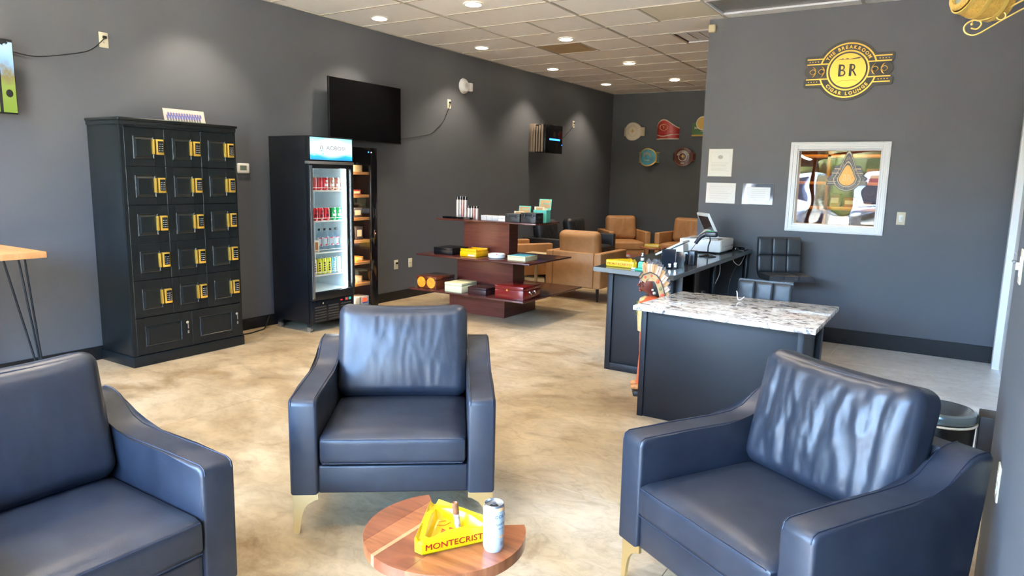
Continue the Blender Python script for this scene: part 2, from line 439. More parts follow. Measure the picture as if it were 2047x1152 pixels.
# side door at the corner: white, in a white frame
dr = struct('door_1', MB().box(XR-.0, 5.80, .01, XR+.05, 6.96, 2.15, bev=.003).box(XR-.006, 5.95, .25, XR+.01, 6.80, 1.0, bev=.004).box(XR-.006, 5.95, 1.15, XR+.01, 6.80, 1.98, bev=.004), white_paint)
struct('door_frame', MB().box(XR-.05, 6.94, 0, XR+.06, 7.08, 2.2, bev=.004).box(XR-.05, 5.7, 0, XR+.06, 5.82, 2.2, bev=.004).box(XR-.05, 5.7, 2.15, XR+.06, 7.08, 2.27, bev=.004), white_paint, parent=dr)
struct('door_handle', MB().cyl((XR-.06, 5.9, 1.0), (XR, 5.9, 1.0), .012).tube([(XR-.06, 5.9, 1.0), (XR-.06, 5.98, 1.0), (XR-.055, 6.02, .995)], .009), steel, parent=dr)

# storefront behind the camera
sf = struct('wall_front', MB().box(-.15, YF-.2, 0, XR+.3, YF-.05, .12).box(-.15, YF-.2, 2.85, XR+.3, YF-.05, CH+.2), mat('storefront_band', (.1, .1, .1), .5))
mu = MB()
for x in (0.0, 1.5, 3.0, 4.5, 5.85): mu.box(x-.03, YF-.16, .12, x+.03, YF-.06, 2.85)
mu.box(0, YF-.15, 2.15, 5.85, YF-.07, 2.2)
w2 = struct('window_2', mu, mat('bronze_aluminium', (.02, .02, .02), .4, .5))
struct('pane', MB().box(0, YF-.115, .12, 5.85, YF-.11, 2.85), gl_clear, parent=w2)

# ceiling: grid of tees, lay-in tiles sitting just above it
XT = [0.0, 1.11, 2.33, 3.57, 4.79, 6.0, XR+.2]
YT = [5.18+.605*k for k in range(-11, 12)]
YT = [YF-.15]+YT+[YB]
ce = struct('ceiling', MB().box(-.15, YF-.3, CH+.09, XR+.3, YB+.15, CH+.2), ceil_white)
gm = MB()
for x in XT[1:6]: gm.box(x-.012, YF, CH-.004, x+.012, YB if x < XP else YP, CH+.02)
for y in YT[1:-1]:
    gm.box(0, y-.0085, CH-.003, XR if y < YP else XP, y+.0085, CH+.02)
gm.box(0, YF, CH-.004, .012, YB, CH+.02); gm.box(0, YB-.012, CH-.004, XP, YB, CH+.02)
SPLIT = {(1, 8): None}
def row(y): return max(i for i, v in enumerate(YT) if v <= y+1e-3)
splits = [(1, row(6.5), 1.714), (2, row(6.5), 2.944), (1, row(11.4), 1.733), (1, row(7.7), 1.70), (2, row(7.7), 2.83)]
for ci, ri, x in splits: gm.box(x-.011, YT[ri], CH-.0035, x+.011, YT[ri+1], CH+.02)
struct('ceiling_grid', gm, grid_m, parent=ce)
tile_cache = {}
def tile(x0, x1, y0, y1, m=ceil_white, name='ceiling_tile', sink=.004):
    k = (round(x1-x0, 3), round(y1-y0, 3), m.name)
    if k not in tile_cache:
        o = MB().box(0, 0, 0, x1-x0, y1-y0, .018, bev=.003, seg=1).build(name, m, ce, smooth=False); tile_cache[k] = o.data
    else:
        o = bpy.data.objects.new(name, tile_cache[k]); COL.objects.link(o); o.parent = ce
    o.location = (x0, y0, CH+sink); return o
for ci in range(6):
    for ri in range(len(YT)-1):
        y0, y1 = YT[ri], YT[ri+1]; x0, x1 = XT[ci], XT[ci+1]
        if y0 > YP+.05 and x0 > 2.5: x1 = min(x1, XP)
        x1 = min(x1, XR)
        if x1 <= x0 or (y0 > YP and x0 > XP): continue
        if y0 < YP < y1 and x0 > XP: y1 = YP
        if ci == 5 and y0 < 3.1: continue
        sp = [s for s in splits if s[0] == ci and s[1] == ri]
        if ci == 3 and ri == row(6.45): continue          # the troffer
        if sp:
            xm = sp[0][2]
            if ri == row(7.7) and ci == 1:
                tile(x0, xm, y0, y1, ceil_tan); tile(xm, x1, y0, y1)
            elif ri == row(6.5) and ci == 2:
                tile(x0, xm, y0, y1); tile(xm, x1, y0, y1, ceil_yel)
            elif ri == row(7.7) and ci == 2:
                tile(x0, xm, y0, y1)
            else:
                tile(x0, xm, y0, y1); tile(xm, x1, y0, y1)
        else:
            t = tile(x0, x1, y0, y1, sink=.004+.0015*((ci*7+ri*3) % 3))
# dark unlit troffer over the counter
y0 = YT[row(6.45)]
tf = MB().box(3.575, y0+.005, CH+.0, 4.785, y0+.6, CH+.03)
tr = thing('ceiling_fixture', 'dark grey unlit light panel in the ceiling above the counter', 'light fixture', (3.57, y0, CH))
MB().box(.02, .02, .012, 1.20, .585, .03).build('lens_panel', mat('smoked_lens', (.20, .19, .17), .3), tr, smooth=False)
MB().box(.008, .008, -.006, 1.212, .022, .02, bev=.002).box(.008, .583, -.006, 1.212, .597, .02, bev=.002).box(.008, .022, -.006, .022, .583, .02).box(1.198, .022, -.006, 1.212, .583, .02).build('frame', white_paint, tr)
# louvred vent
y0 = YT[row(7.7)]
vt = thing('ceiling_vent', 'white louvred air vent set into the ceiling beside the wall corner', 'vent', (2.842, y0, CH))
MB().box(.0, .01, .03, .55, .59, .045).build('backing', mat('vent_dark', (.40, .33, .26), .8), vt, smooth=False)
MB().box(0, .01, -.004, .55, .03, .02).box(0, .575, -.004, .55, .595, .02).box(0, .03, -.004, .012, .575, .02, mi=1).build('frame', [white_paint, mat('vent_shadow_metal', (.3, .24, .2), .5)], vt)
for k in range(4):
    MB().box(-.063, .03, -.0015, .063, .575, .0015, M=Matrix.Translation((.085+.13*k, 0, .008)) @ Matrix.Rotation(R(3), 4, 'Y')).build('slat', white_paint, vt, smooth=False)

# ------------------------------------------------------------------ recessed downlights
lamp_glow = mat('lamp_lens', (1, .86, .66), .5, emit=20)
LW = 80
pos = [(.46, 5.56), (1.67, 5.53), (.48, 7.37), (1.67, 7.36), (.46, 9.22), (1.67, 9.21), (.48, 11.03), (1.69, 10.98), (.46, 3.72), (1.67, 3.72), (.46, 1.9), (1.67, 1.9), (4.2, 3.7), (4.2, 1.2)]  # the last six are unseen lamps, added for more light
words = ['nearest of the left row seen', 'nearest of the right row seen', 'second of the left row seen, over the television', 'second of the right row seen, before the stained tile', 'third of the left row seen', 'third of the right row seen', 'last of the left row, by the back wall', 'last of the right row, by the back wall']
for i, (x, y) in enumerate(pos):
    lab = 'round glowing ceiling downlight, '+(words+['unseen and added, over the lockers', 'unseen and added, right of the locker one', 'unseen and added, over the high table', 'unseen and added, right of the high table one', 'unseen and added, over the granite counter', 'unseen and added, over the nearest armchairs'])[i]
    t = thing('ceiling_downlight', lab, 'downlight', (x, y, CH), group='recessed ceiling downlights')
    MB().ring(.075, .092, -.008, .003, seg=28).build('trim_ring', white_pl, t)
    MB().lathe([(0, -.011), (.060, -.013), (.074, -.009), (.076, .002), (0, .002)], seg=24).build('lens', lamp_glow, t)
    l = add_light('downlight_beam', 'SPOT', (x, y, CH-.03), LW, (1, .84, .64), spot_size=R(104), spot_blend=.6, shadow_soft_size=.06)

# ------------------------------------------------------------------ interior window and the humidor room behind it
w1 = MB()
fx0, fx1, fz0, fz1 = 4.27, 5.122, 1.05, 1.897
def casing(mb, x0, x1, z0, z1, w_, y0, y1, bev=.004):
    mb.box(x0, y0, z0, x0+w_, y1, z1, bev=bev).box(x1-w_, y0, z0, x1, y1, z1, bev=bev)
    mb.box(x0+w_, y0, z0, x1-w_, y1, z0+w_, bev=bev).box(x0+w_, y0, z1-w_, x1-w_, y1, z1, bev=bev)
casing(w1, fx0, fx1, fz0, fz1, .066, YP-.018, YP+.001)
casing(w1, fx0+.012, fx1-.012, fz0+.012, fz1-.012, .018, YP-.026, YP-.015, .003)
casing(w1, fx0+.045, fx1-.045, fz0+.045, fz1-.045, .02, YP-.023, YP-.015, .003)
win = struct('window_1', w1, white_paint)
j = MB(); casing(j, WX0, WX1, WZ0, WZ1, .012, YP, YP+.12, .002)
struct('window_jamb', j, white_paint, parent=win)
struct('pane', MB().box(WX0+.012, YP+.055, WZ0+.012, WX1-.012, YP+.059, WZ1-.012), gl_win, parent=win)
sh = thing('shelving_unit', 'lit wooden cigar shelves seen through the white framed window', 'shelf', (3.6, 8.55, 0))
MB().box(0, .36, 0, 2.4, .40, 2.3).build('back_panel', cedar_d, sh, smooth=False)
for z in (.55, .93, 1.22, 1.50, 1.80, 2.1):
    MB().box(0, 0, z, 2.4, .36, z+.035, bev=.003).build('shelf', mat('orange_cedar', (.75, .30, .06), .45, var=.2, vscale=8), sh)
for x in (0, .8, 1.6, 2.37): MB().box(x, 0, 0, x+.03, .36, 2.3).build('upright', cedar, sh, smooth=False)
add_light('humidor_room_lamp', 'AREA', (4.7, 7.9, 2.9), 30, (1, .66, .32), shape='DISK', size=.9)
rb = [(.35, .09, .03), (.12, .05, .03), (.5, .33, .14), (.05, .06, .09), (.62, .5, .3), (.3, .14, .06)]
k = 0
for z, row_n in ((.965, 'lowest'), (1.255, 'second'), (1.535, 'third')):
    x = .85; nb = -1
    while x < 1.55:
        nb += 1
        wd = .10+.06*((k*37) % 5)/5; hh = .07+.09*((k*53) % 7)/7
        o = MB().box(0, 0, 0, wd, .2, hh, bev=.003).box(.01, -.002, hh*.3, wd-.01, .0, hh*.7, mi=1).build('cigar_box', [mat('cigar_box_%d' % (k % 6), rb[k % 6], .5), mat('cigar_label', (.75, .68, .5), .5)], None, loc=(3.6+x, 8.62, z))
        n_in = int((x-.85)/.15); tag(o, '%s cigar box on the %s lit shelf behind the window glass' % (['leftmost', 'second', 'third', 'fourth', 'fifth', 'sixth'][min(5, nb)], row_n), 'box', 'cigar boxes behind the %s shelf glass' % row_n)
        x += wd+.015+.03*((k*29) % 3); k += 1

# ------------------------------------------------------------------ outside, seen only in reflections and as daylight
gr = struct('ground_outside', MB().box(-30, -40, -.2, 40, YF-.2, -.02), mat('bounce_lot', (.70, .585, .41), .9, var=.1, vscale=1))  # unseen lot, made pale and warm to bounce light onto the ceiling
leaf = mat('tree_leaves', (.035, .055, .008), .7, var=.5, vscale=3)
leaf2 = mat('yellow_leaves', (.10, .09, .013), .7, var=.4, vscale=3)
bark = mat('bark', (.08, .05, .03), .9)
random.seed(3)
for i, (x, y, h, m) in enumerate([(-14, -27, 5.5, leaf), (-6, -27, 6, leaf2), (2, -27, 5.5, leaf), (10, -27, 6, leaf), (18, -27, 5.5, leaf2), (-10, -34, 7, leaf), (-2, -34, 7.5, leaf), (6, -34, 7, leaf2), (14, -34, 7, leaf)]):
    t = thing('tree', ['broad green tree by the parking lot, only mirrored in glass', 'tall yellowing tree by the parking lot, only mirrored in glass'][m is leaf2]+' %s' % ['west', 'inner west', 'middle', 'inner east', 'east', 'far west', 'rear middle', 'rear east', 'rear west'][i], 'tree', (x, y, -.02))
    b = MB()
    for q in range(44):
        a = random.uniform(0, 6.28); rr = random.uniform(0, 2.7)
        b.sphere((rr*math.cos(a), rr*.6*math.sin(a), h*random.uniform(.12, .95)), random.uniform(.5, 1.15), seg=8)
    b.build('foliage', m, t, kind='stuff')
    MB().tube([(0, 0, 0), (.1, 0, h*.3), (0, .1, h*.7)], [.25, .2, .1], 8).build('trunk', bark, t)

def vehicle(x, y, paint_m, label, hgt=1.75):
    t = thing('parked_car', label, 'car', (x, y, -.02))
    prof = [(0, .35), (0, .75), (.08, .95), (.35, 1.03), (1.25, 1.10), (1.75, hgt-.10), (2.1, hgt), (3.6, hgt), (4.3, 1.1), (4.7, 1.0), (4.75, .4)]
    MB().prism([(-a, b_) for a, b_ in prof], -.92, .92, M=frame((0, 0, 0), (0, 1, 0), (0, 0, 1), (1, 0, 0)), bev=.10, seg=4).build('body', paint_m, t, angle=50)
    MB().prism([(-1.30, 1.14), (-1.36, 1.14), (-1.80, hgt-.13), (-1.74, hgt-.13)], -.72, .72, M=frame((0, .06, 0), (0, 1, 0), (0, 0, 1), (1, 0, 0))).build('windscreen', mat('dark_auto_glass', (.01, .012, .014), .05), t, smooth=False)
    MB().box(-.55, -.02, .55, .55, .03, .82, bev=.02).build('grille', chrome, t)
    for q in (-.72, .72): MB().sphere((q, -.03, .82), .12, sc=(1.2, .5, .6)).build('headlight', white_pl, t)
    for q in (-.86, .86):
        for w_ in (-.85, -3.8): MB().cyl((q-.1, w_, .34), (q+.1, w_, .34), .34, seg=24).build('wheel', black_pl, t)
    return t
car_w = mat('white_car_paint', (.28, .28, .29), .12, coat=1); car_s = mat('silver_car_paint', (.14, .15, .17), .15, .6, coat=1); car_r = mat('red_car_paint', (.35, .02, .02), .15, coat=1)
vehicle(1.3, -5.2, car_w, 'white car parked nose-in outside, only mirrored in glass')
vehicle(4.3, -5.2, car_s, 'silver car parked nose-in outside, only mirrored in glass', 1.85)
vehicle(-1.8, -5.2, car_r, 'red car parked nose-in outside, only mirrored in glass', 1.6)

# ------------------------------------------------------------------ navy armchairs
def navy_chair(loc, rz, label, wr=.011, seed=0, group='navy leather armchairs'):
    W, a, D, zb, za, zs, zc = .852, .117, .80, .18, .593, .438, .307
    h = W/2
    t = thing('armchair', label, 'armchair', loc, rz, group)
    prof = [(.035, zb), (.0, zb+.03), (-.002, za-.03), (.004, za-.010), (.022, za), (.2, za+.002), (.42, za), (.52, za+.004), (.585, za+.022), (.635, za+.058), (.68, za+.088), (.72, za+.098), (.775, za+.098), (.795, za+.085), (.80, za+.06), (.735, zb)]
    prof = [(.0, zb)]+prof[2:]
    Mx = frame((0, 0, 0), (0, 1, 0), (0, 0, 1), (1, 0, 0))
    for s in (-1, 1):
        x0 = -h if s < 0 else h-a
        MB().prism(prof, x0, x0+a, M=Mx, bev=.014, seg=3).build('arm', blue_leather, t, angle=50)
        xo = s*(h-.004)
        pl = [(x, .0, 0) for x in (0,)]
        b = MB()
        for xx in (x0+.012, x0+a-.012):
            b.tube([(xx, p[0], p[1]+.0012) for p in prof[1:-2]], .0022, 5)
        b.build('seam', piping, t)
    ix = h-a
    MB().box(-ix-.004, .012, zb, ix+.004, .66, zc-.004, bev=.01, seg=3).build('base_rail', blue_leather, t)
    bp = MB().prism([(.66, zb), (.735, zb), (.80, za+.05), (.785, za+.088), (.70, za+.088), (.69, za+.05)], -ix-.01, ix+.01, M=Mx, bev=.012)
    bp.build('back_panel', blue_leather, t)
    cz = (zs+zc)/2
    sc = MB().cushion(2*ix-.004, .60, zs-zc, r=.03, puff=.018, n=12, M=Matrix.Translation((0, .285, cz)))
    sc = sc.build('seat_cushion', blue_leather, t, angle=60)
    b = MB()
    for z in (zs-.012, zc+.016):
        b.tube([(-ix+.02, -.0155, z)]+[(x*ix*.94, -.016, z) for x in (-.9, -.4, 0, .4, .9)]+[(ix-.02, -.0155, z)], .0022, 5)
    b.build('seam', piping, sc)
    # back cushion leaning against the panel; local z of the pillow faces the sitter
    lean = R(13)
    bw, bh, bt_ = 2*ix+.006, .455, .17
    Mb = Matrix.Translation((0, .602, zs+.215)) @ Matrix.Rotation(-lean, 4, 'X') @ frame((0, 0, 0), (1, 0, 0), (0, 0, 1), (0, -1, 0))
    bc = MB().cushion(bw, bh, bt_, r=.058, puff=.028, n=64, wr=wr, seed=seed, M=Mb, sag=.012)
    bc = bc.build('back_cushion', blue_leather, t, angle=70)
    b = MB(); rr = .045; X, Y = bw/2-.022, bh/2-.022; pts = []
    for cx, cy, a0 in ((X-rr, Y-rr, 0), (-X+rr, Y-rr, 90), (-X+rr, -Y+rr, 180), (X-rr, -Y+rr, 270)):
        for q in range(5):
            an = R(a0+q*22.5); px, py = cx+rr*math.cos(an), cy+rr*math.sin(an)
            if py > 0: py -= .012*(1-(px/(bw/2))**2)
            pts.append((px, py, bt_/2-.021))
    b.tube(pts, .003, 5, close=True, M=Mb); b.build('piping', piping, bc)
    lg = [(0, 0), (.020, 0), (.030, .075), (.038, .105), (.055, .13), (.085, .148), (.10, .152), (.10, zb), (0, zb)]
    for sx in (-1, 1):
        for sy in (0, 1):
            x = sx*(h-.012); y = .022 if sy == 0 else .70
            b = MB()
            pts2 = [(x-sx*p[0], p[1]) for p in lg]
            b.prism(pts2, -y-.006 if sy == 0 else -y-.006, -y+.006, M=frame((0, 0, 0), (1, 0, 0), (0, 0, 1), (0, -1, 0)))
            pts3 = [(y+(p[0] if sy == 0 else -p[0])*.9, p[1]) for p in lg]
            b.prism(pts3, x-.006, x+.006, M=Mx)
            b.build('leg', brass, t, smooth=False)
    return t
navy_chair((3.787, 2.061, 0), R(36.9), 'navy leather armchair in the middle, facing the round wooden table', .0032, 2.0)
navy_chair((5.072, 2.078, 0), R(-30.5), 'navy leather armchair by the right wall, with a deeply creased back cushion', .014, 5.3)
navy_chair((3.763, .898, 0), R(89), 'navy leather armchair nearest on the left, turned side on', .0018, 9.1)

# ------------------------------------------------------------------ tan and black lounge chairs
def lounge_chair(loc, rz, label, lm, pm, group, W=.77, a=.10, D=.79, seed=0, half=False):
    zb, za, zs, zc = .17, .61, .43, .29; h = W/2; ix = h-a
    t = thing('lounge_chair', label, 'armchair', loc, rz, group)
    for s in (-1, 1):
        x0 = -h if s < 0 else ix
        MB().box(x0, 0, zb, x0+a, D, za, bev=.018, seg=3).build('arm', lm, t)
    bk = MB().box(-ix-.002, D-.14, zb, ix+.002, D-.002, za, bev=.016, seg=3).build('back_panel', lm, t)
    for xx in (-ix, ix): MB().tube([(xx, D+.0005, zb+.01), (xx, D+.0005, za-.012), (xx, D-.02, za+.001)], .002, 5).build('seam', pm, bk)
    MB().box(-ix-.002, .01, zb, ix+.002, D-.14, zc, bev=.012).build('base_rail', lm, t)
    MB().cushion(2*ix-.004, .60, zs-zc, r=.035, puff=.02, n=10, M=Matrix.Translation((0, .29, (zs+zc)/2))).build('seat_cushion', lm, t, angle=60)
    Mb = Matrix.Translation((0, .585, zs+.215)) @ Matrix.Rotation(-R(9), 4, 'X') @ frame((0, 0, 0), (1, 0, 0), (0, 0, 1), (0, -1, 0))
    MB().cushion(2*ix-.01, .44, .17, r=.07, puff=.02, n=26, wr=.012, seed=seed, M=Mb).build('back_cushion', lm, t, angle=70)
    for sx in (-1, 1):
        for y in (.07, D-.07):
            MB().cyl((sx*(h-.06), y, 0), (sx*(h-.065), y, zb+.005), .011, .022, 14).build('leg', black_sat, t)
    return t
lounge_chair((1.70, 8.45, 0), R(180), 'tan leather armchair with its back turned, beside the tiered display', tan_leather, tan_piping, 'tan leather armchairs', seed=1)
lounge_chair((.62, 8.69, 0), R(150), 'tan leather armchair mostly hidden behind the tiered display', tan_leather, tan_piping, 'tan leather armchairs', seed=2)
lounge_chair((.88, 11.40, 0), R(40.4), 'tan leather armchair standing angled in the far corner', tan_leather, tan_piping, 'tan leather armchairs', seed=3)
lounge_chair((1.64, 11.56, 0), R(-5), 'tan leather armchair by the back wall, cut off by the partition', tan_leather, tan_piping, 'tan leather armchairs', seed=4)
lounge_chair((.88, 10.42, 0), R(90), 'black leather armchair against the left wall, next to the corner tan chair', black_leather, black_pl, 'black leather armchairs', seed=6)
lounge_chair((.88, 9.45, 0), R(90), 'black leather armchair against the left wall, glimpsed above the display shelf', black_leather, black_pl, 'black leather armchairs', seed=7)
# side tables of the lounge
t = thing('side_table', 'beige square side table standing between two tan armchairs', 'table', (1.06, 7.86, 0))
MB().box(-.16, -.16, .50, .16, .16, .53, bev=.008).box(-.15, -.15, .40, .15, .15, .50, bev=.004).build('table_top', mat('beige_laminate', (.52, .42, .26), .4), t)
MB().cyl((0, 0, .02), (0, 0, .41), .022).build('post', mat('beige_metal', (.45, .38, .26), .4), t)
MB().lathe([(0, 0), (.14, 0), (.14, .012), (.03, .025), (0, .025)]).build('base', black_sat, t)
def pedestal(loc, r, zt, label, m):
    t = thing('side_table', label, 'table', loc)
    MB().lathe([(0, zt-.03), (r-.01, zt-.03), (r, zt-.02), (r, zt-.006), (r-.006, zt), (0, zt)], seg=32).build('table_top', m, t)
    for k in range(3):
        a = k*2*PI/3+.4; c, s = math.cos(a), math.sin(a)
        MB().tube([(c*r*.55, s*r*.55, zt-.03), (c*r*.8, s*r*.8, 0.004), (c*r*.8-s*.03, s*r*.8+c*.03, .004), (c*r*.55-s*.08, s*r*.55+c*.08, zt-.03)], .006, 6).build('leg', black_sat, t)
    return t
pedestal((1.80, 10.14, 0), .20, .50, 'small round wooden table carrying a yellow ashtray before the corner chair', walnut)
pedestal((2.02, 8.72, 0), .17, .50, 'small round reddish table just beyond the turned tan armchair', walnut_d)
o = MB().cyl((0, 0, 0), (0, 0, .03), .045, seg=24).cyl((0, 0, .03), (0, 0, .034), .04, seg=24, mi=1).build('round_tin', [white_pl, mat('tin_red', (.5, .03, .03), .4)], None, loc=(2.03, 8.6, .50)); tag(o, 'small white and red tin on the reddish round table', 'tin')

# ------------------------------------------------------------------ triangular ashtray (yellow)
def ashtray(loc, rz, label, side=.235, hgt=.052, text=True, cat='ashtray', group=None, yel=None, marks=True):
    yel = yel or yellow
    t = thing('ashtray', label, cat, loc, rz, group)
    Rr = side/math.sqrt(3)+.012
    def tri(s, cut):
        out = []
        for k in range(3):
            a = R(90+120*k); 
            p = Vector((Rr*s*math.cos(a), Rr*s*math.sin(a)))
            for sg in (-1, 1):
                b2 = R(90+120*(k+sg)); q = Vector((Rr*s*math.cos(b2), Rr*s*math.sin(b2)))
                d = (q-p).normalized(); out.append((k, sg, p+d*cut))
        return [(v.x, v.y) for _, _, v in out]
    def rings():
        b = bmesh.new(); lv = []
        for s, cut, z in ((.93, .022, 0), (1.0, .026, .006), (1.0, .026, hgt-.004), (.975, .026, hgt), (.72, .018, hgt), (.69, .016, hgt-.004), (.60, .02, .016), (.52, .02, .012)):
            lv.append([b.verts.new((x, y, z)) for x, y in tri(s, cut)])
        b.faces.new(lv[0][::-1]); b.faces.new(lv[-1])
        for A, B in zip(lv, lv[1:]):
            for i in range(6): b.faces.new((A[i], A[(i+1) % 6], B[(i+1) % 6], B[i]))
        # cigar rests: sink the rim above each corner
        bmesh.ops.subdivide_edges(b, edges=[e for e in b.edges if min(e.verts[0].co.z, e.verts[1].co.z) > hgt-.006], cuts=2, use_grid_fill=True)
        for v in b.verts:
            if v.co.z > hgt-.008:
                for k in range(3):
                    a = R(90+120*k); u = Vector((math.cos(a), math.sin(a))); d = Vector((v.co.x, v.co.y)); al = d.dot(u); pe = abs(d.x*u.y-d.y*u.x)
                    if al > Rr*.32 and pe < .013: v.co.z -= .013
        bmesh.ops.recalc_face_normals(b, faces=b.faces); return b
    m = MB(); m._add(rings()); bd = m.build('tray_body', yel, t, angle=30)
    if marks:
        y = -Rr*.5
        if text: MB().text('MONTECRISTO.', side*.098, on_front(0, y-.0009, hgt*.30), .0006, xs=1.15).build('lettering', red_ink, t, smooth=False)
        b = MB()
        s = 1.35*side/.235
        b.prism([(-.028*s, -.014*s), (-.010*s, .016*s), (-.002*s, .0), (.006*s, .016*s), (.026*s, -.014*s), (.012*s, -.014*s), (.004*s, -.002*s), (-.004*s, -.012*s), (-.008*s, .0), (-.016*s, -.014*s)], .0125, .0132)
        b.tube([(-.018*s, .034*s, .0131), (.0, .026*s, .0131), (.018*s, .034*s, .0131)], .0008, 4)
        b.text('1935 HABANA', side*.055, Matrix.Translation((0, .042*s, .0125)), .0003)
        b.build('emblem', mat('ashtray_red', (.7, .02, .02), .4), t, smooth=False)
        b = MB(); ins = [tri(.84, .045), ]
        for k in range(3):
            a0 = R(90+120*k); a1 = R(90+120*(k+1)); p = Vector((math.cos(a0), math.sin(a0)))*Rr*.84; q = Vector((math.cos(a1), math.sin(a1)))*Rr*.84
            d = (q-p).normalized(); nn = Vector((-d.y, d.x)); 
            A, B = p+d*.045*s, q-d*.045*s
            b.tube([(A.x+nn.x*.008, A.y+nn.y*.008, hgt+.0004), (A.x-nn.x*.008, A.y-nn.y*.008, hgt+.0004), (B.x-nn.x*.008, B.y-nn.y*.008, hgt+.0004), (B.x+nn.x*.008, B.y+nn.y*.008, hgt+.0004)], .0005, 4, close=True)
        b.build('rim_line', mat('ashtray_line', (.45, .3, .01), .5), t)
    return t

# ------------------------------------------------------------------ round wooden table in front
TZ = .50; cx, cy, TR = 4.515, 1.478, .232
tb = thing('side_table', 'round walnut side table with a notch cut out, holding the ashtray and can', 'table', (cx, cy, 0))
A0, A1 = R(54), R(135)      # cut-out directions: towards the notch tips
def arcpts(a0, a1, n, r=TR): return [(r*math.cos(a0+(a1-a0)*i/n), r*math.sin(a0+(a1-a0)*i/n)) for i in range(n+1)]
a_left = math.atan2(1.627-cy, 4.332-cx); a_right = math.atan2(1.636-cy, 4.690-cx)
apex = (4.50-cx, 1.49-cy)
# boards: dark left board, sapwood strip, main board
full = arcpts(a_left, a_right+2*PI, 64)
def clip(poly, nx, ny, c, keep):   # keep side of line nx*x+ny*y = c
    out = []
    for i in range(len(poly)):
        p, q = poly[i], poly[(i+1) % len(poly)]
        dp, dq = (nx*p[0]+ny*p[1]-c)*keep, (nx*q[0]+ny*q[1]-c)*keep
        if dp >= 0: out.append(p)
        if (dp >= 0) != (dq >= 0):
            tt = dp/(dp-dq); out.append((p[0]+(q[0]-p[0])*tt, p[1]+(q[1]-p[1])*tt))
    return out
whole = full+[apex]
cuts = [(-1, 4.368-cx, walnut_d), (4.368-cx, 4.432-cx, walnut), (4.432-cx, 4.446-cx, sapw), (4.446-cx, 4.56-cx, walnut_d), (4.56-cx, 1, walnut)]
for lo, hi, m in cuts:
    pl = clip(clip(whole, 1, 0, lo, 1), 1, 0, hi, -1)
    # the notch splits outer boards: keep as one outline
    pl = [p for i, p in enumerate(pl) if i == 0 or (Vector(p)-Vector(pl[i-1])).length > 1e-4]
    MB().prism([(x, y) for x, y in pl], TZ-.032, TZ, bev=.0006, seg=1).build('top_board', m, tb, smooth=False)
for k, (ax, ay) in enumerate([(.10, -.02), (-.09, -.08), (-.04, .09)]):
    d = Vector((ax, ay)).normalized(); n_ = Vector((-d.y, d.x))
    top = [Vector((ax, ay))+n_*w_ for w_ in (-.035, .035)]; ft = Vector((ax, ay))+d*.09
    MB().tube([(top[0].x, top[0].y, TZ-.034), (ft.x-n_.x*.006, ft.y-n_.y*.006, .02), (ft.x, ft.y, .006), (ft.x+n_.x*.006, ft.y+n_.y*.006, .02), (top[1].x, top[1].y, TZ-.034)], .005, 8).box(-.05, -.03, TZ-.036, .05, .03, TZ-.032, M=Matrix.Translation((ax, ay, 0))).build('leg', black_sat, tb)
ashtray((4.545, 1.459, TZ), R(58), 'large yellow triangular ashtray on the round wooden table', side=.245, hgt=.05)
cg = thing('cigar', 'half-smoked cigar standing on its ash end in the yellow table ashtray', 'cigar', (4.555, 1.487, TZ+.0125))
Mc = Matrix.Rotation(R(-7), 4, 'Y') @ Matrix.Rotation(R(4), 4, 'X')
MB().lathe([(0, 0), (.0082, .001), (.0088, .02), (.0084, .045)], M=Mc, seg=14).build('ash', mat('cigar_ash', (.42, .38, .33), .9, var=.45, vscale=120, bstr=.6, bscale=300), cg)
MB().lathe([(.0084, .045), (.0092, .047), (.0094, .070), (.0092, .078), (.0072, .079), (.004, .074), (0, .073)], M=Mc, seg=14).build('body', mat('cigar_wrapper', (.22, .09, .035), .6, var=.3, vscale=60), cg)

def curved_text(mb, txt, size, rad, z, a0, mi=0, bold=0, gap=.15, ext=.0002):
    ws = []
    for ch in txt:
        if ch == ' ': ws.append(size*.4); continue
        xs_ = [v.co.x for v in text_mesh(ch, size, ext, bold, 'CENTER').vertices]; ws.append(max(xs_)-min(xs_))
    L = sum(ws)+size*gap*(len(txt)-1); x = -L/2
    for ch, wd in zip(txt, ws):
        xc = x+wd/2; x += wd+size*gap
        if ch == ' ': continue
        a = a0+xc/rad
        M = Matrix.Rotation(a, 4, 'Z') @ frame((rad, 0, z), (0, 1, 0), (0, 0, 1), (1, 0, 0))
        mb.text(ch, size, M, ext, mi, bold)
cn = thing('drink_can', 'slim white and orange drink can on the round table beside the yellow ashtray', 'can', (4.686, 1.472, TZ), R(0))
MB().lathe([(0, .004), (.020, .002), (.024, 0), (.0275, .008), (.029, .014), (.029, .118), (.0285, .122)], seg=36).build('body', mat('can_white', (.44, .50, .54), .3), cn)
MB().lathe([(.0292, .1195), (.0286, .1245), (.027, .128)], seg=36).build('shoulder_band', mat('can_orange', (.85, .48, .22), .35), cn)
tp = MB().lathe([(.027, .128), (.0252, .1335), (.0258, .1345), (.0248, .1345), (.0236, .129), (0, .129)], seg=36).build('lid', steel, cn)
ad = math.atan2(0-1.472, 5.66-4.686)
MB().prism([(.014*math.cos(a)*.6+.008, .012*math.sin(a)) for a in [i*.5 for i in range(12)]], .1291, .1298, M=Matrix.Rotation(ad, 4, 'Z')).build('opening', black_pl, tp, smooth=False)
MB().ring(.004, .0075, .130, .1312, M=Matrix.Rotation(ad, 4, 'Z') @ Matrix.Translation((-.006, 0, 0)), seg=16).box(-.004, -.004, .1295, .004, .004, .1312, M=Matrix.Rotation(ad, 4, 'Z')).build('tab', steel, tp)
pr = MB()
curved_text(pr, 'COLD', .0125, .0291, .100, ad+R(45), bold=.0004)
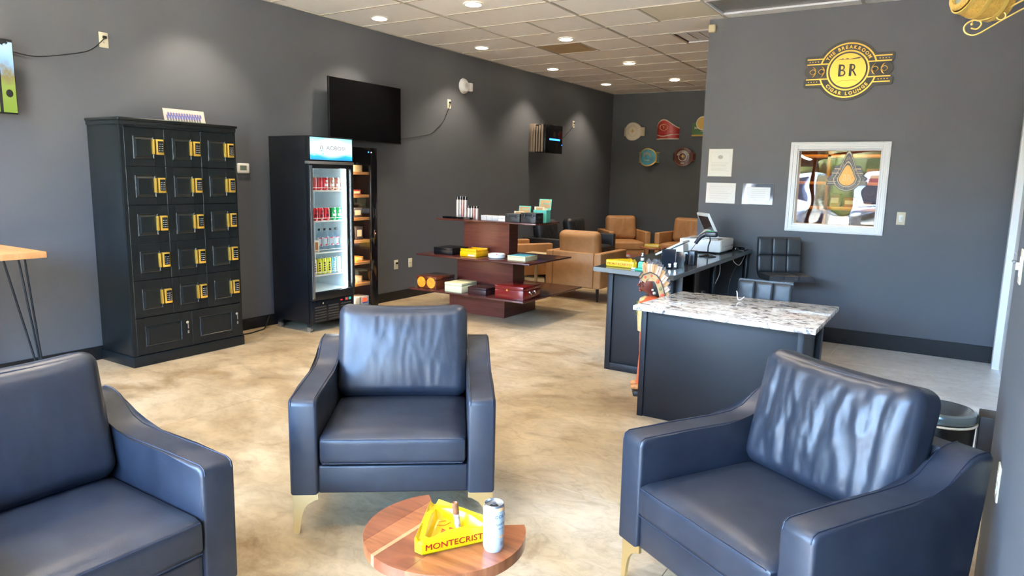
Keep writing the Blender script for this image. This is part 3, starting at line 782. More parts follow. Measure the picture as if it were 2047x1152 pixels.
curved_text(pr, 'SANTA', .008, .0291, .080, ad+R(45), bold=.0002)
curved_text(pr, 'BREW', .006, .0291, .068, ad+R(45))
pr.ring(.029, .02925, .043, .049, mi=1, a0=ad+R(32), a1=ad+R(75), seg=10)
pr.ring(.029, .02925, .0425, .0428, a0=ad+R(-20), a1=ad+R(32), seg=10)
for z in (.030, .027, .024, .021): pr.ring(.029, .0292, z, z+.0012, a0=ad+R(40), a1=ad+R(62), seg=8)
pr.build('print', [mat('can_ink', (.12, .16, .22), .5), mat('can_orange', (0, 0, 0))], cn, smooth=False)

# ------------------------------------------------------------------ locker cabinet
lk = thing('locker_cabinet', 'tall dark panelled locker cabinet with gold keypad locks', 'cabinet', (0, 2.81, 0))
LW_, LD = .975, .47
MB().box(.014, .004, .085, LD-.022, LW_-.004, 1.835, bev=.003).box(LD-.024, .004, .085, LD, .034, 1.835).box(LD-.024, LW_-.026, .085, LD, LW_-.004, 1.835).box(LD-.024, .034, 1.822, LD, LW_-.026, 1.835).build('carcass', locker_green, lk)
MB().box(.014, -.006, 0, LD+.008, LW_+.004, .083, bev=.004).build('plinth', locker_green, lk)
MB().box(.014, -.004, 1.835, LD+.006, LW_+.002, 1.865, bev=.004).box(.014, -.012, 1.865, LD+.018, LW_+.012, 1.887, bev=.007, seg=3).build('cornice', locker_green, lk)
kb = mat('keypad_black', (.008, .008, .009), .12); kd = mat('keypad_dots', (.75, .72, .68), .5)
def panel_door(w_, h_, py0, py1, pz0, pz1):
    m = MB().box(0, .0015, .0015, .020, w_-.0015, h_-.0015, bev=.0012, seg=1)
    # raised field with a sunk moulding round it
    b = bmesh.new(); X = .020
    def loop(y0, y1, z0, z1, x): return [b.verts.new((x, y, z)) for y, z in ((y0, z0), (y1, z0), (y1, z1), (y0, z1))]
    L = [loop(py0, py1, pz0, pz1, X+.0005), loop(py0+.004, py1-.004, pz0+.004, pz1-.004, X+.006), loop(py0+.010, py1-.010, pz0+.010, pz1-.010, X-.0005+.001), loop(py0+.024, py1-.024, pz0+.024, pz1-.024, X+.007)]
    for A, B in zip(L, L[1:]):
        for i in range(4): b.faces.new((A[i], A[(i+1) % 4], B[(i+1) % 4], B[i]))
    b.faces.new(L[-1]); bmesh.ops.recalc_face_normals(b, faces=b.faces); m._add(b)
    # stile joints
    for yy in (py0-.003, py1+.003): m.box(.0200, yy-.0008, .002, .0208, yy+.0008, h_-.002)
    return m
dw, dh = .3083, .2905; proto = None
rows_n = ['bottom', 'fourth', 'third', 'second', 'top']
zz = [.380, .668, .953, 1.243, 1.532]
door_me = panel_door(dw, .286, .064, dw-.084, .055, .286-.062)
d0 = door_me.build('door', locker_green, lk, smooth=False)
plate = MB().box(.020, dw-.078, .090, .044, dw-.016, .205, bev=.004).build('lock_case', gold, d0)
kp = MB().box(.044, dw-.064, .108, .0455, dw-.021, .192, mi=0)
for a in range(3):
    for c in range(4): kp.box(.0455, dw-.057+.0125*a, .118+.0165*c, .0461, dw-.0525+.0125*a, .1225+.0165*c, mi=1)
kp = kp.build('keypad', [kb, kd], d0, smooth=False)
hn = MB().box(.020, dw-.103, .092, .048, dw-.097, .203, bev=.002).box(.043, dw-.103, .092, .048, dw-.090, .203, bev=.002).build('pull', gold, d0)
first = True
for r_ in range(5):
    for c_ in range(3):
        if first: o = d0; first = False
        else: o = dup(d0, lk)
        o.location = (LD-.020+.002, .030+c_*dw, zz[r_]+.001)
bd_w = .4625
for c_ in range(2):
    o = panel_door(bd_w, .288, .07, bd_w-.09, .06, .225).build('door', locker_green, lk, loc=(LD-.018, .030+c_*bd_w, .088), smooth=False)
    MB().cyl((.020, bd_w-.045, .20), (.028, bd_w-.045, .20), .012, seg=16).cyl((.028, bd_w-.045, .20), (.031, bd_w-.045, .20), .005, seg=8).build('cam_lock', chrome, o)
    MB().box(.031, bd_w-.0465, .150, .0325, bd_w-.038, .198, bev=.0006).box(.030, bd_w-.050, .110, .034, bd_w-.036, .135, bev=.002).build('key', [steel], o)

# framed picture leaning on top of the lockers
ph = thing('team_photo', 'wide unframed group photo leaning on the wall atop the lockers', 'photo', (.13, 3.375, 1.887))
Mp = Matrix.Rotation(R(-14), 4, 'Y')
MB().box(0, 0, 0, .005, .37, .128, M=Mp).build('board', mat('photo_board', (.48, .43, .37), .5), ph, smooth=False)
b = MB(); random.seed(5)
b.box(.0051, .012, .03, .0055, .358, .118, mi=3, M=Mp)
b.box(.0051, .012, .008, .0055, .358, .03, mi=4, M=Mp)
for row_ in range(2):
    for k in range(13):
        y = .03+k*.024+(.012 if row_ else 0); z = .045+.020*row_
        b.box(.0056, y-.009, z, .0062, y+.009, z+.028, mi=0, M=Mp)
        b.box(.0058, y-.004, z+.028, .0064, y+.004, z+.038, mi=1, M=Mp)
        if row_ == 0: b.box(.0056, y-.007, z-.032, .0062, y-.001, z, mi=2, M=Mp).box(.0056, y+.001, z-.032, .0062, y+.007, z, mi=2, M=Mp)
b.build('picture', [mat('jersey_blue', (.12, .13, .36), .5), mat('photo_skin', (.55, .35, .24), .5), mat('photo_trousers', (.10, .09, .10), .5), mat('photo_haze', (.52, .48, .44), .5), mat('photo_grass', (.25, .4, .18), .5)], ph, smooth=False)

# ------------------------------------------------------------------ televisions
def television(loc, w_, h_, label, angle=0, screen=None):
    t = thing('television', label, 'television', loc, angle)
    MB().box(.0, 0, 0, .028, w_, h_, bev=.004).box(-.02, w_*.2, h_*.12, .0, w_*.8, h_*.7, bev=.01).build('body', black_pl, t)
    MB().box(.028, .006, .012, .0292, w_-.006, h_-.006).build('screen', screen or black_gl, t, smooth=False)
    MB().box(-.065, w_*.4, h_*.3, -.018, w_*.6, h_*.6, bev=.004).build('wall_bracket', black_pl, t)
    return t
television((.09, 5.17, 1.86), 1.10, .64, 'large black flat television hung above the drinks fridge')
def painted_tv_reflection():  # trees and sky reflected in the screen, painted as a glowing image
    m, n, b = new_mat('painted_tv_reflection'); b.inputs['Base Color'].default_value = (0, 0, 0, 1); b.inputs['Roughness'].default_value = .1
    c = coords(n); sx = N(n, 'ShaderNodeSeparateXYZ'); n.links.new(c, sx.inputs[0])
    ns = noise(n, c, 9, 4)
    ad = N(n, 'ShaderNodeMath', operation='MULTIPLY_ADD'); ad.inputs[1].default_value = .25; n.links.new(ns, ad.inputs[0]); n.links.new(sx.outputs[2], ad.inputs[2])
    o = ramp(n, ad.outputs[0], [(.12, (.25, .38, .05)), (.34, (.32, .42, .08)), (.40, (.30, .25, .10)), (.46, (.35, .6, .9)), (.58, (.55, .8, 1)), (.585, (.02, .02, .02))])
    n.links.new(o, b.inputs['Emission Color']); b.inputs['Emission Strength'].default_value = .9
    return m
tl = television((.09, 1.22, 1.865), 1.10, .50, 'flat television at the left edge with mirrored trees and sky painted on its screen', screen=painted_tv_reflection())
b = MB().box(.0293, .992, .012, .031, 1.010, .49)  # dark mullion and shapes of the painted reflection
for y, z, r in ((1.055, .14, .022), (.96, .28, .03), (.95, .2, .035), (.97, .1, .03)): b.sphere((.0295, y, z), r, sc=(.03, 1, 1.2), seg=10)
b.build('reflected_silhouette', black_pl, tl)

# ------------------------------------------------------------------ wall plates, cords
def outlet(loc, kind, label, face='x', plate_m=None, plug=True, sc=1.0):
    t = thing('wall_outlet' if kind != 'switch' else 'light_switch', label, 'outlet' if kind != 'switch' else 'switch', loc)
    M = {'x': Matrix.Identity(4), '-x': Matrix.Rotation(PI, 4, 'Z'), '-y': Matrix.Rotation(-PI/2, 4, 'Z')}[face] @ Matrix.Scale(sc, 4)
    MB().box(0, -.035, -.057, .006, .035, .057, bev=.003, M=M).build('plate', plate_m or ivory, t)
    if kind == 'duplex':
        for z in (.02, -.02):
            o = MB().cyl((.005, 0, z), (.008, 0, z), .0165, seg=20).build('socket', ivory, t) if face == 'x' else MB().box(.005, -.014, z-.014, .008, .014, z+.014, bev=.002, M=M).build('socket', ivory, t)
            MB().box(.0078, -.007, z-.003, .0085, -.0045, z+.006, M=M).box(.0078, .0045, z-.003, .0085, .007, z+.006, M=M).build('slots', black_pl, o, smooth=False)
        if plug: MB().box(.008, -.012, .008, .03, .014, .030, bev=.004, M=M).build('plug', black_pl, t)
    elif kind == 'data':
        for y in (-.012, .010): MB().box(.006, y-.004, -.005, .0066, y+.004, .005, M=M).build('port', black_pl, t, smooth=False)
    else:
        MB().box(.006, -.016, -.032, .008, .016, .032, bev=.001, M=M).box(.008, -.006, -.012, .018, .006, .012, bev=.002, M=M).build('toggle', white_pl, t)
    return t
outlet((0, 2.993, 2.487), 'duplex', 'ivory wall outlet with a plugged cord, high above the lockers')
outlet((0, 7.33, 2.43), 'duplex', 'ivory wall outlet with a cord, high right of the big television')
outlet((0, 10.80, 2.43), 'duplex', 'ivory wall outlet with a cord, beside the air cleaner')
outlet((0, 6.30, .435), 'duplex', 'low dark-faced wall outlet nearest to the glass door cabinet', plate_m=ivory)
outlet((0, 6.56, .435), 'data', 'low ivory data plate on the left wall behind the display stand')
outlet((5.255, YP, 1.215), 'switch', 'light switch plate on the wall right of the framed window', face='-y')
outlet((XA+.012, 2.77, 1.255), 'switch', 'light switch seen edge-on on the right wall', face='-x')
outlet((XA+.012, 2.54, .60), 'duplex', 'ivory outlet seen edge-on low on the right wall', face='-x', plug=False)
def cord(pts, r, label, m=None, name='power_cord'):
    # smooth the polyline
    P = [Vector(p) for p in pts]; out = []
    for i in range(len(P)-1):
        p0, p1, p2, p3 = P[max(i-1, 0)], P[i], P[i+1], P[min(i+2, len(P)-1)]
        for k in range(6):
            t = k/6; out.append(.5*((2*p1)+(-p0+p2)*t+(2*p0-5*p1+4*p2-p3)*t*t+(-p0+3*p1-3*p2+p3)*t**3))
    out.append(P[-1])
    o = MB().tube(out, r, 6).build(name, m or black_pl); return tag(o, label, 'cord')
cord([(.02, 2.30, 2.30), (.012, 2.357, 2.302), (.012, 2.42, 2.293), (.012, 2.50, 2.291), (.012, 2.586, 2.306), (.012, 2.738, 2.344), (.012, 2.884, 2.395), (.03, 2.99, 2.50)], .0035, 'thin black cord from the left television up to its wall outlet')
cord([(.03, 6.28, 1.93), (.012, 6.404, 1.94), (.012, 6.55, 1.955), (.012, 6.745, 1.99), (.012, 6.95, 2.03), (.012, 7.088, 2.116), (.012, 7.20, 2.2), (.012, 7.241, 2.253), (.03, 7.33, 2.44)], .0035, 'black cord running from the big television to its outlet')
cord([(.03, 10.0, 2.13), (.012, 10.2, 2.15), (.012, 10.45, 2.2), (.012, 10.6, 2.28), (.03, 10.79, 2.42)], .004, 'black cord from the air cleaner to its outlet')
cord([(.02, 4.42, .10), (.10, 4.30, .012), (.14, 4.20, .006), (.17, 4.05, .006), (.12, 3.9, .006), (.11, 3.80, .006)], .006, 'black power cord on the floor between lockers and fridge')
# thermostat
t = thing('thermostat', 'white wall thermostat right beside the locker cabinet', 'thermostat', (0, 4.19, 1.54))
MB().box(0, -.065, -.047, .022, .065, .047, bev=.01, seg=3).build('housing', white_pl, t)
MB().box(.022, -.04, -.018, .0228, .03, .026).build('display', mat('lcd_green', (.20, .25, .19), .2), t, smooth=False)
# alarm
t = thing('alarm_sounder', 'white round wall alarm sounder above and right of the television', 'alarm', (0, 7.64, 2.69))
MB().lathe([(0, .05), (.03, .052), (.07, .045), (.095, .02), (.10, 0)], seg=32, M=Matrix.Rotation(PI/2, 4, 'Y')).build('dome', white_pl, t)
MB().ring(.03, .036, .050, .056, M=Matrix.Rotation(PI/2, 4, 'Y'), seg=24).lathe([(0, .056), (.02, .055), (.028, .05)], seg=20, M=Matrix.Rotation(PI/2, 4, 'Y')).build('lens', mat('strobe', (.6, .6, .6), .15), t)
MB().box(0, .09, -.055, .045, .16, .055, bev=.012).build('back_box', white_pl, t)
# air cleaner
t = thing('air_cleaner', 'black wall air cleaner with a glowing blue bar', 'air cleaner', (0, 9.33, 1.89))
MB().box(.0, .02, .02, .11, .52, .44, bev=.005).build('housing', mat('taupe_plastic', (.22, .17, .13), .5), t)
for k in range(5): MB().box(.045+.045*k, .0, .02, .065+.045*k, .03, .43-.012*(4-k), bev=.002).build('louvre', MATS['taupe_plastic'], t, smooth=False)
MB().box(.10, .03, .01, .27, .50, .43, bev=.004).box(.27, .005, .0, .30, .555, .44, bev=.012, seg=3).build('front_cover', black_gl, t)
MB().box(.3005, .13, .20, .302, .46, .225, bev=.0005).build('light_bar', mat('blue_glow', (.02, .16, 1), .4, emit=5), t, smooth=False)
MB().sphere((.30, .53, .14), .006, seg=8).build('indicator', MATS['blue_glow'], t)

# ------------------------------------------------------------------ drinks fridge
fr = thing('drinks_fridge', 'tall black glass door fridge with a lit blue header sign', 'fridge', (0, 4.43, 0))
FW = .56
shell = MB()
shell.box(.08, 0, .09, .58, .04, 1.85, bev=.003).box(.08, FW-.04, .09, .58, FW, 1.85, bev=.003).box(.08, .04, .09, .11, FW-.04, 1.85)
shell.box(.11, .04, 1.60, .58, FW-.04, 1.85).box(.11, .04, .09, .58, FW-.04, .36)
shell.build('cabinet', black_sat, fr)
inn = mat('fridge_liner', (.72, .80, .84), .4)
lin = MB().box(.11, .041, .36, .125, FW-.041, 1.60).box(.125, .041, .36, .575, .048, 1.60).box(.125, FW-.048, .36, .575, FW-.041, 1.60).box(.125, .048, 1.59, .575, FW-.048, 1.60).box(.125, .048, .36, .575, FW-.048, .385)
lin.build('liner', inn, fr, smooth=False)
led = mat('fridge_led', (.86, .97, 1), .5, emit=9)
MB().box(.555, FW-.062, .42, .573, FW-.049, 1.57).build('light_strip', led, fr, smooth=False)
add_light('fridge_lamp', 'AREA', (.55, 4.43+FW-.075, .98), 9, (.86, .96, 1), (0, R(90), R(200)), shape='RECTANGLE', size=1.15, size_y=.03)
st = MB()
for y in (.17, .36):
    for k in range(34): st.box(.1255, y-.004, .45+.033*k, .128, y+.004, .465+.033*k)
st.build('shelf_track', mat('track_grey', (.25, .27, .28), .5), fr, smooth=False)
dr_ = MB()
dr_.box(.585, .0, .31, .63, .045, 1.595, bev=.004).box(.585, FW-.028, .31, .63, FW, 1.595, bev=.004).box(.585, .045, .31, .63, FW-.028, .385, bev=.003).box(.585, .045, 1.555, .63, FW-.028, 1.595, bev=.003)
dr_ = dr_.build('door', black_sat, fr)
MB().box(.605, .045, .385, .609, FW-.028, 1.555).build('glass_pane', gl_clear, dr_, smooth=False)
MB().box(.63, .008, .33, .638, .014, 1.58).box(.63, .022, .33, .64, .03, 1.58).build('edge_strip', steel, dr_, smooth=False)
MB().box(.580, -.004, 1.594, .636, FW+.004, 1.620, bev=.003).build('silver_strip', steel, fr)
hd = MB().box(.58, 0, 1.62, .63, FW, 1.85, bev=.004).build('header_box', black_sat, fr)
def header_mat():
    m, n, b = new_mat('header_print'); b.inputs['Base Color'].default_value = (.05, .05, .05, 1); b.inputs['Roughness'].default_value = .15
    c = coords(n); sx = N(n, 'ShaderNodeSeparateXYZ'); n.links.new(c, sx.inputs[0])
    ns = noise(n, coords(n, (1, 3, 9)), 2.0, 3)
    a = N(n, 'ShaderNodeMath', operation='MULTIPLY_ADD'); a.inputs[1].default_value = .05; n.links.new(ns, a.inputs[0]); n.links.new(sx.outputs[2], a.inputs[2])
    s = N(n, 'ShaderNodeMapRange'); s.inputs[1].default_value = 1.635; s.inputs[2].default_value = 1.865; n.links.new(a.outputs[0], s.inputs[0])
    v = ramp(n, s.outputs[0], [(.0, (0, .10, .6)), (.26, (0, .55, 1)), (.30, (.35, .85, 1)), (.45, (.8, .97, 1)), (.65, (.9, 1, 1)), (1, (.25, .8, .9))])
    # pale glow round the name
    d = N(n, 'ShaderNodeVectorMath', operation='DISTANCE'); sc_ = N(n, 'ShaderNodeVectorMath', operation='MULTIPLY'); sc_.inputs[1].default_value = (0, .42, 1)
    n.links.new(c, sc_.inputs[0]); n.links.new(sc_.outputs[0], d.inputs[0]); d.inputs[1].default_value = (0, .28*.42, 1.745)
    g = N(n, 'ShaderNodeMapRange'); g.inputs[1].default_value = .05; g.inputs[2].default_value = .10; g.inputs[3].default_value = 1; g.inputs[4].default_value = 0; n.links.new(d.outputs['Value'], g.inputs[0])
    mx = N(n, 'ShaderNodeMix', data_type='RGBA'); n.links.new(g.outputs[0], mx.inputs[0]); n.links.new(v, mx.inputs[6]); mx.inputs[7].default_value = (1, 1, 1, 1)
    n.links.new(mx.outputs[2], b.inputs['Emission Color']); b.inputs['Emission Strength'].default_value = .95
    return m
hs = MB().box(.63, .018, 1.634, .6312, FW-.016, 1.838).build('lit_sign', header_mat(), hd, smooth=False)
lt = MB().text('AOBOSI', .052, on_right(.6315, .335, 1.728), .0004, xs=1.3)
lt.prism([(-.020, -.022), (-.010, -.022), (-.003, .016), (-.008, .018)], 0, .0006, M=on_right(.6315, .155, 1.752))
lt.prism([(.022, -.022), (.012, -.022), (.003, .016), (.008, .018)], 0, .0006, M=on_right(.6315, .155, 1.752))
lt.prism([(-.018, -.038), (0, -.026), (.018, -.038)], 0, .0006, mi=1, M=on_right(.6315, .155, 1.752))
lt.prism([(.01, -.066), (.018, -.052), (.028, -.066)], 0, .0006, mi=1, M=on_right(.6315, .155, 1.752))
lt.build('lettering', [mat('sign_grey', (.16, .25, .28), .5), mat('sign_cyan', (.0, .55, .75), .5, emit=.9)], hd, smooth=False)
gr_ = MB().box(.58, .004, .09, .615, FW-.004, .305, bev=.004)
gr_ = gr_.build('grille_panel', black_sat, fr)
for c_ in range(3):
    for k in range(6):
        MB().box(.0, 0, 0, .010, .135, .016, bev=.003, M=Matrix.Translation((.611, .045+.165*c_, .105+.026*k)) @ Matrix.Rotation(R(20), 4, 'Y')).build('louvre', mat('louvre_black', (.02, .022, .026), .3), gr_, smooth=False)
MB().cyl((.61, .145, .275), (.62, .145, .275), .009, seg=14).build('key_lock', chrome, gr_)
MB().box(.612, .345, .262, .617, .425, .292).build('control_plate', black_gl, gr_, smooth=False)
MB().box(.617, .37, .27, .6175, .40, .282).build('readout', mat('red_digit', (.5, .01, .02), .4, emit=.5), gr_, smooth=False)
MB().box(.612, .44, .266, .620, .47, .292, bev=.002).build('red_button', mat('red_switch', (.75, .12, .08), .4), gr_)
MB().box(.612, .482, .266, .620, .512, .292, bev=.002).build('green_button', mat('green_switch', (.05, .45, .35), .4), gr_)
for (x, y) in ((.55, .035), (.55, FW-.035), (.13, .035), (.13, FW-.035)):
    c_ = MB().box(x-.015, y-.018, .055, x+.02, y+.018, .092, bev=.004).cyl((x, y-.02, .05), (x, y-.014, .06), .014).build('caster', black_pl, fr)
    MB().cyl((x, y-.012, .027), (x, y+.012, .027), .027, seg=18).build('wheel', steel, c_)
# wire shelves and their goods
FY = 4.43
levels = [1.345, 1.055, .750, .532]
for z in levels:
    b = MB()
    for y in (.055, FW-.056): b.tube([(.135, y, z), (.535, y, z)], .0035, 6)
    for x in (.135, .535): b.tube([(x, .055, z), (x, FW-.056, z)], .0035, 6)
    for k in range(14): b.tube([(.135, .07+.0325*k, z+.003), (.535, .07+.0325*k, z+.003)], .0018, 4)
    b.tube([(.537, .055, z+.028), (.537, FW-.056, z+.028)], .003, 6)
    b.box(.535, .055, z-.008, .542, FW-.056, z+.004)
    b.build('wire_shelf', white_pl, fr)
def can_proto(h, r, name, cols):
    pass
lid_m = steel
def soda(x, y, z, h, r, col, accent, label, group, art=0):
    t = thing('soda_can', label, 'can', (x, y, z), R(0), group)
    MB().lathe([(0, .004), (r*.75, 0), (r, .01), (r, h-.014), (r*.82, h-.003)], seg=20).build('body', col, t)
    MB().lathe([(r*.82, h-.003), (r*.84, h), (r*.78, h), (r*.74, h-.004), (0, h-.004)], seg=20).build('lid', lid_m, t)
    if accent is not None:
        a = -.25
        b = MB()
        if art == 0: b.ring(r, r+.0004, h*.30, h*.52, a0=a-.5, a1=a+.9, seg=8); b.ring(r, r+.0004, h*.6, h*.8, a0=a-.2, a1=a+.7, seg=8)
        else:
            for q in range(4): b.ring(r, r+.0004, h*(.2+.15*q), h*(.29+.15*q), a0=a-.35, a1=a+.35, seg=6)
        b.build('print', accent, t)
    return t
red_can = mat('can_red', (.55, .012, .015), .3, .3); orange_can = mat('can_copper', (.5, .2, .13), .3, .4); green_can = mat('can_green', (.0, .28, .06), .3, .3)
yellow_can = mat('can_yellow', (.72, .70, .03), .3, .2); cyan_can = mat('can_cyan', (.2, .5, .62), .3, .3); pale_can = mat('can_pale', (.62, .55, .48), .3, .3)
ink = mat('black_ink', (.02, .02, .02), .5); wink = mat('white_ink', (.85, .85, .85), .4); dred = mat('dark_red_ink', (.18, .0, .01), .4)
ordn = ['leftmost', 'second', 'third', 'fourth', 'fifth', 'sixth', 'seventh']
ys_ = [4.598, 4.668, 4.741, 4.822, 4.893]
for i, y in enumerate(ys_):
    soda(.495, y, 1.350, .122, .032, red_can if i < 3 else orange_can, None if i < 2 else wink, '%s %s can on the top fridge shelf' % (ordn[i], 'red' if i < 3 else 'copper-coloured'), 'cans on the top fridge shelf')
for i, y in enumerate([4.604, 4.674, 4.752, 4.838, 4.905]):
    soda(.495, y, 1.060, .122, .032, red_can if i < 3 else green_can, dred if i < 3 else wink, '%s %s can on the second fridge shelf' % (ordn[i], 'red' if i < 3 else 'green'), 'cans on the second fridge shelf')
watr = glass('bottle_plastic', (.82, .90, .95), 1.35); 
for i, y in enumerate([4.612, 4.682, 4.752, 4.825, 4.896]):
    t = thing('water_bottle', '%s clear water bottle on the third fridge shelf' % ordn[i], 'bottle', (.47 if i else .40, y, .755), 0, 'bottles on the third fridge shelf')
    MB().lathe([(0, .0), (.030, .002), (.033, .01), (.033, .145), (.030, .165), (.014, .195), (.0125, .205)], seg=18).build('body', watr, t)
    MB().lathe([(.0145, .203), (.0145, .222), (.013, .224), (0, .224)], seg=14).build('cap', black_pl, t)
    MB().lathe([(.0335, .055), (.0337, .056), (.0337, .135), (.0335, .136)], seg=18).build('label_band', mat('bottle_label_clear', (.50, .58, .64), .4), t)
    MB().ring(.0338, .0344, .06, .132, a0=-.1, a1=.55, seg=6).ring(.0338, .0344, .128, .136, a0=-.9, a1=.9, seg=10, mi=1).ring(.0338, .0344, .06, .072, a0=-.6, a1=.0, seg=6, mi=1).build('label_print', [ink, mat('red_mark', (.6, .02, .04), .4)], t)
o = MB().box(0, 0, 0, .09, .062, .115, bev=.002).box(.0901, .012, .012, .0905, .05, .10, mi=1).build('carton', [mat('carton_white', (.8, .76, .7), .5), mat('carton_brown', (.45, .2, .07), .5)], None, loc=(.44, 4.560, .755)); tag(o, 'small brown and white carton before the bottles in the fridge', 'carton')
for i, (y, c_, a_) in enumerate([(4.580, pale_can, ink), (4.643, yellow_can, ink), (4.706, yellow_can, ink), (4.769, yellow_can, ink), (4.832, cyan_can, wink), (4.895, pale_can, wink)]):
    cn_ = {pale_can: 'pale', yellow_can: 'yellow', cyan_can: 'light blue'}[c_]
    soda(.49, y, .537, .156, .029, c_, a_, '%s can on the lowest fridge shelf, tall and %s' % (ordn[i], cn_), 'tall cans on the lowest fridge shelf', art=1)

# ------------------------------------------------------------------ cigar display cabinet beside it
hc = thing('cigar_cabinet', 'black glass door cabinet with lit wooden shelves beside the fridge', 'cabinet', (0, 5.0, 0))
HW = .46
MB().box(.02, .0, .02, .47, .02, 1.78, bev=.002).box(.02, HW-.02, .02, .47, HW, 1.78, bev=.002).box(.02, .02, .02, .04, HW-.02, 1.78).box(.04, .02, 1.74, .47, HW-.02, 1.78).box(.04, .02, .02, .47, HW-.02, .12).build('case', black_sat, hc)
MB().box(.041, .021, .13, .05, HW-.021, 1.735).build('back_lining', cedar_d, hc, smooth=False)
hdn = MB().box(.475, 0, .06, .50, .03, 1.78, bev=.002).box(.475, HW-.095, .06, .50, HW, 1.78, bev=.002).box(.475, .03, 1.60, .50, HW-.095, 1.78, bev=.002).box(.475, .03, .06, .50, HW-.095, .10, bev=.002).build('door', black_gl, hc)
MB().box(.485, .03, .10, .489, HW-.095, 1.60).build('glass_pane', gl_clear, hdn, smooth=False)
MB().box(.50, HW-.055, .86, .503, HW-.040, .93, bev=.001).sphere((.512, HW-.047, .893), .010, seg=10).build('key_handle', mat('copper', (.75, .4, .28), .25, .9), hdn)
MB().sphere((.502, HW-.125, 1.735), .006, seg=8).build('blue_indicator', MATS['blue_glow'], hdn)
MB().sphere((.502, HW-.085, 1.733), .005, seg=8).build('white_indicator', mat('white_glow', (.8, .85, 1), .4, emit=2), hdn)
hz_ = [1.505, 1.270, 1.035, .800, .572, .345]
for z in hz_: MB().box(.05, .021, z, .455, HW-.021, z+.028, bev=.002).build('shelf', cedar, hc)
add_light('cigar_cabinet_lamp', 'AREA', (.462, 5.06, .95), 13, (1, .66, .38), tuple(Vector((-.7, .7, 0)).to_track_quat('-Z', 'Y').to_euler()), shape='RECTANGLE', size=.03, size_y=1.45)
goods = [[(.12, (.25, .04, .25), .06), (.11, (.75, .62, .35), .07)], [(.09, (.5, .45, .4), .12), (.12, (.25, .03, .03), .05)], [(.1, (.55, .52, .45), .08), (.12, (.08, .07, .07), .10)], [(.13, (.20, .07, .05), .12), (.1, (.05, .05, .06), .14)], [(.13, (.7, .66, .6), .03), (.1, (.72, .42, .08), .05)], [(.13, (.6, .56, .48), .09), (.08, (.5, .42, .32), .07)]]
places = ['top', 'second', 'third', 'fourth', 'fifth', 'lowest']
for i, (z, gs) in enumerate(zip(hz_, goods)):
    y = 5.06
    for k, (wd, cl, hh) in enumerate(gs):
        mm = mat('pack_%d_%d' % (i, k), cl, .45, var=.3, vscale=20)
        o = MB().box(0, 0, 0, .16, wd, hh, bev=.002).box(.1601, .015, hh*.25, .1606, wd-.02, hh*.75, mi=1).build('cigar_box', [mm, mat('cigar_label', (0, 0, 0))], None, loc=(.25, y, z+.028))
        tag(o, '%s cigar pack on the %s shelf of the glass cabinet' % (('left', 'right')[k], places[i]), 'box', 'cigar packs in the glass cabinet')
        y += wd+.045
ct = thing('humidity_controller', 'grey electronic controller at the foot of the glass cabinet', 'controller', (.30, 5.16, .12))
MB().box(0, 0, 0, .16, .20, .11, bev=.006).build('housing', mat('controller_grey', (.55, .6, .63), .4), ct)
MB().box(.1605, .06, .0, .162, .075, .11, mi=0).box(.1605, .10, .05, .162, .17, .095, mi=1).box(.1605, .10, .035, .162, .18, .048, mi=2).build('face', [steel, mat('controller_red', (.9, .08, .03), .4, emit=1), mat('controller_blue', (.05, .12, .5), .4)], ct, smooth=False)

# ------------------------------------------------------------------ tiered display stand
ds = thing('display_stand', 'three-tier mahogany display stand in the middle of the shop', 'display stand', (0, 0, 0))
DSC = [(.92, 6.17, 1.665, 6.83, 0, .265), (.885, 6.36, 1.645, 6.60, .29, .625), (.96, 6.38, 1.575, 6.56, .65, 1.02)]
for a in DSC: MB().box(a[0], a[1], a[4], a[2], a[3], a[5], bev=.002, seg=1).build('column', mahog, ds)
SHV = [(.66, 5.78, 2.135, 7.08, .268), (.61, 5.96, 2.09, 6.88, .628), (.72, 6.17, 2.03, 6.68, 1.022)]
for a in SHV: MB().box(a[0], a[1], a[4], a[2], a[3], a[4]+.018, bev=.003).build('shelf', mahog_top, ds)
def box_item(name, loc, size, m, label, cat='box', rz=0, bev=.004, extra=None, group=None):
    t = thing(name, label, cat, loc, rz, group)
    w_, d_, h_ = size
    MB().box(-w_/2, -d_/2, 0, w_/2, d_/2, h_*.72, bev=bev).build('body', m, t)
    MB().box(-w_/2-.001, -d_/2-.001, h_*.73, w_/2+.001, d_/2+.001, h_, bev=bev).build('lid', m, t)
    if extra: extra(t, w_, d_, h_)
    return t
z1, z2, z3 = .287, .647, 1.041
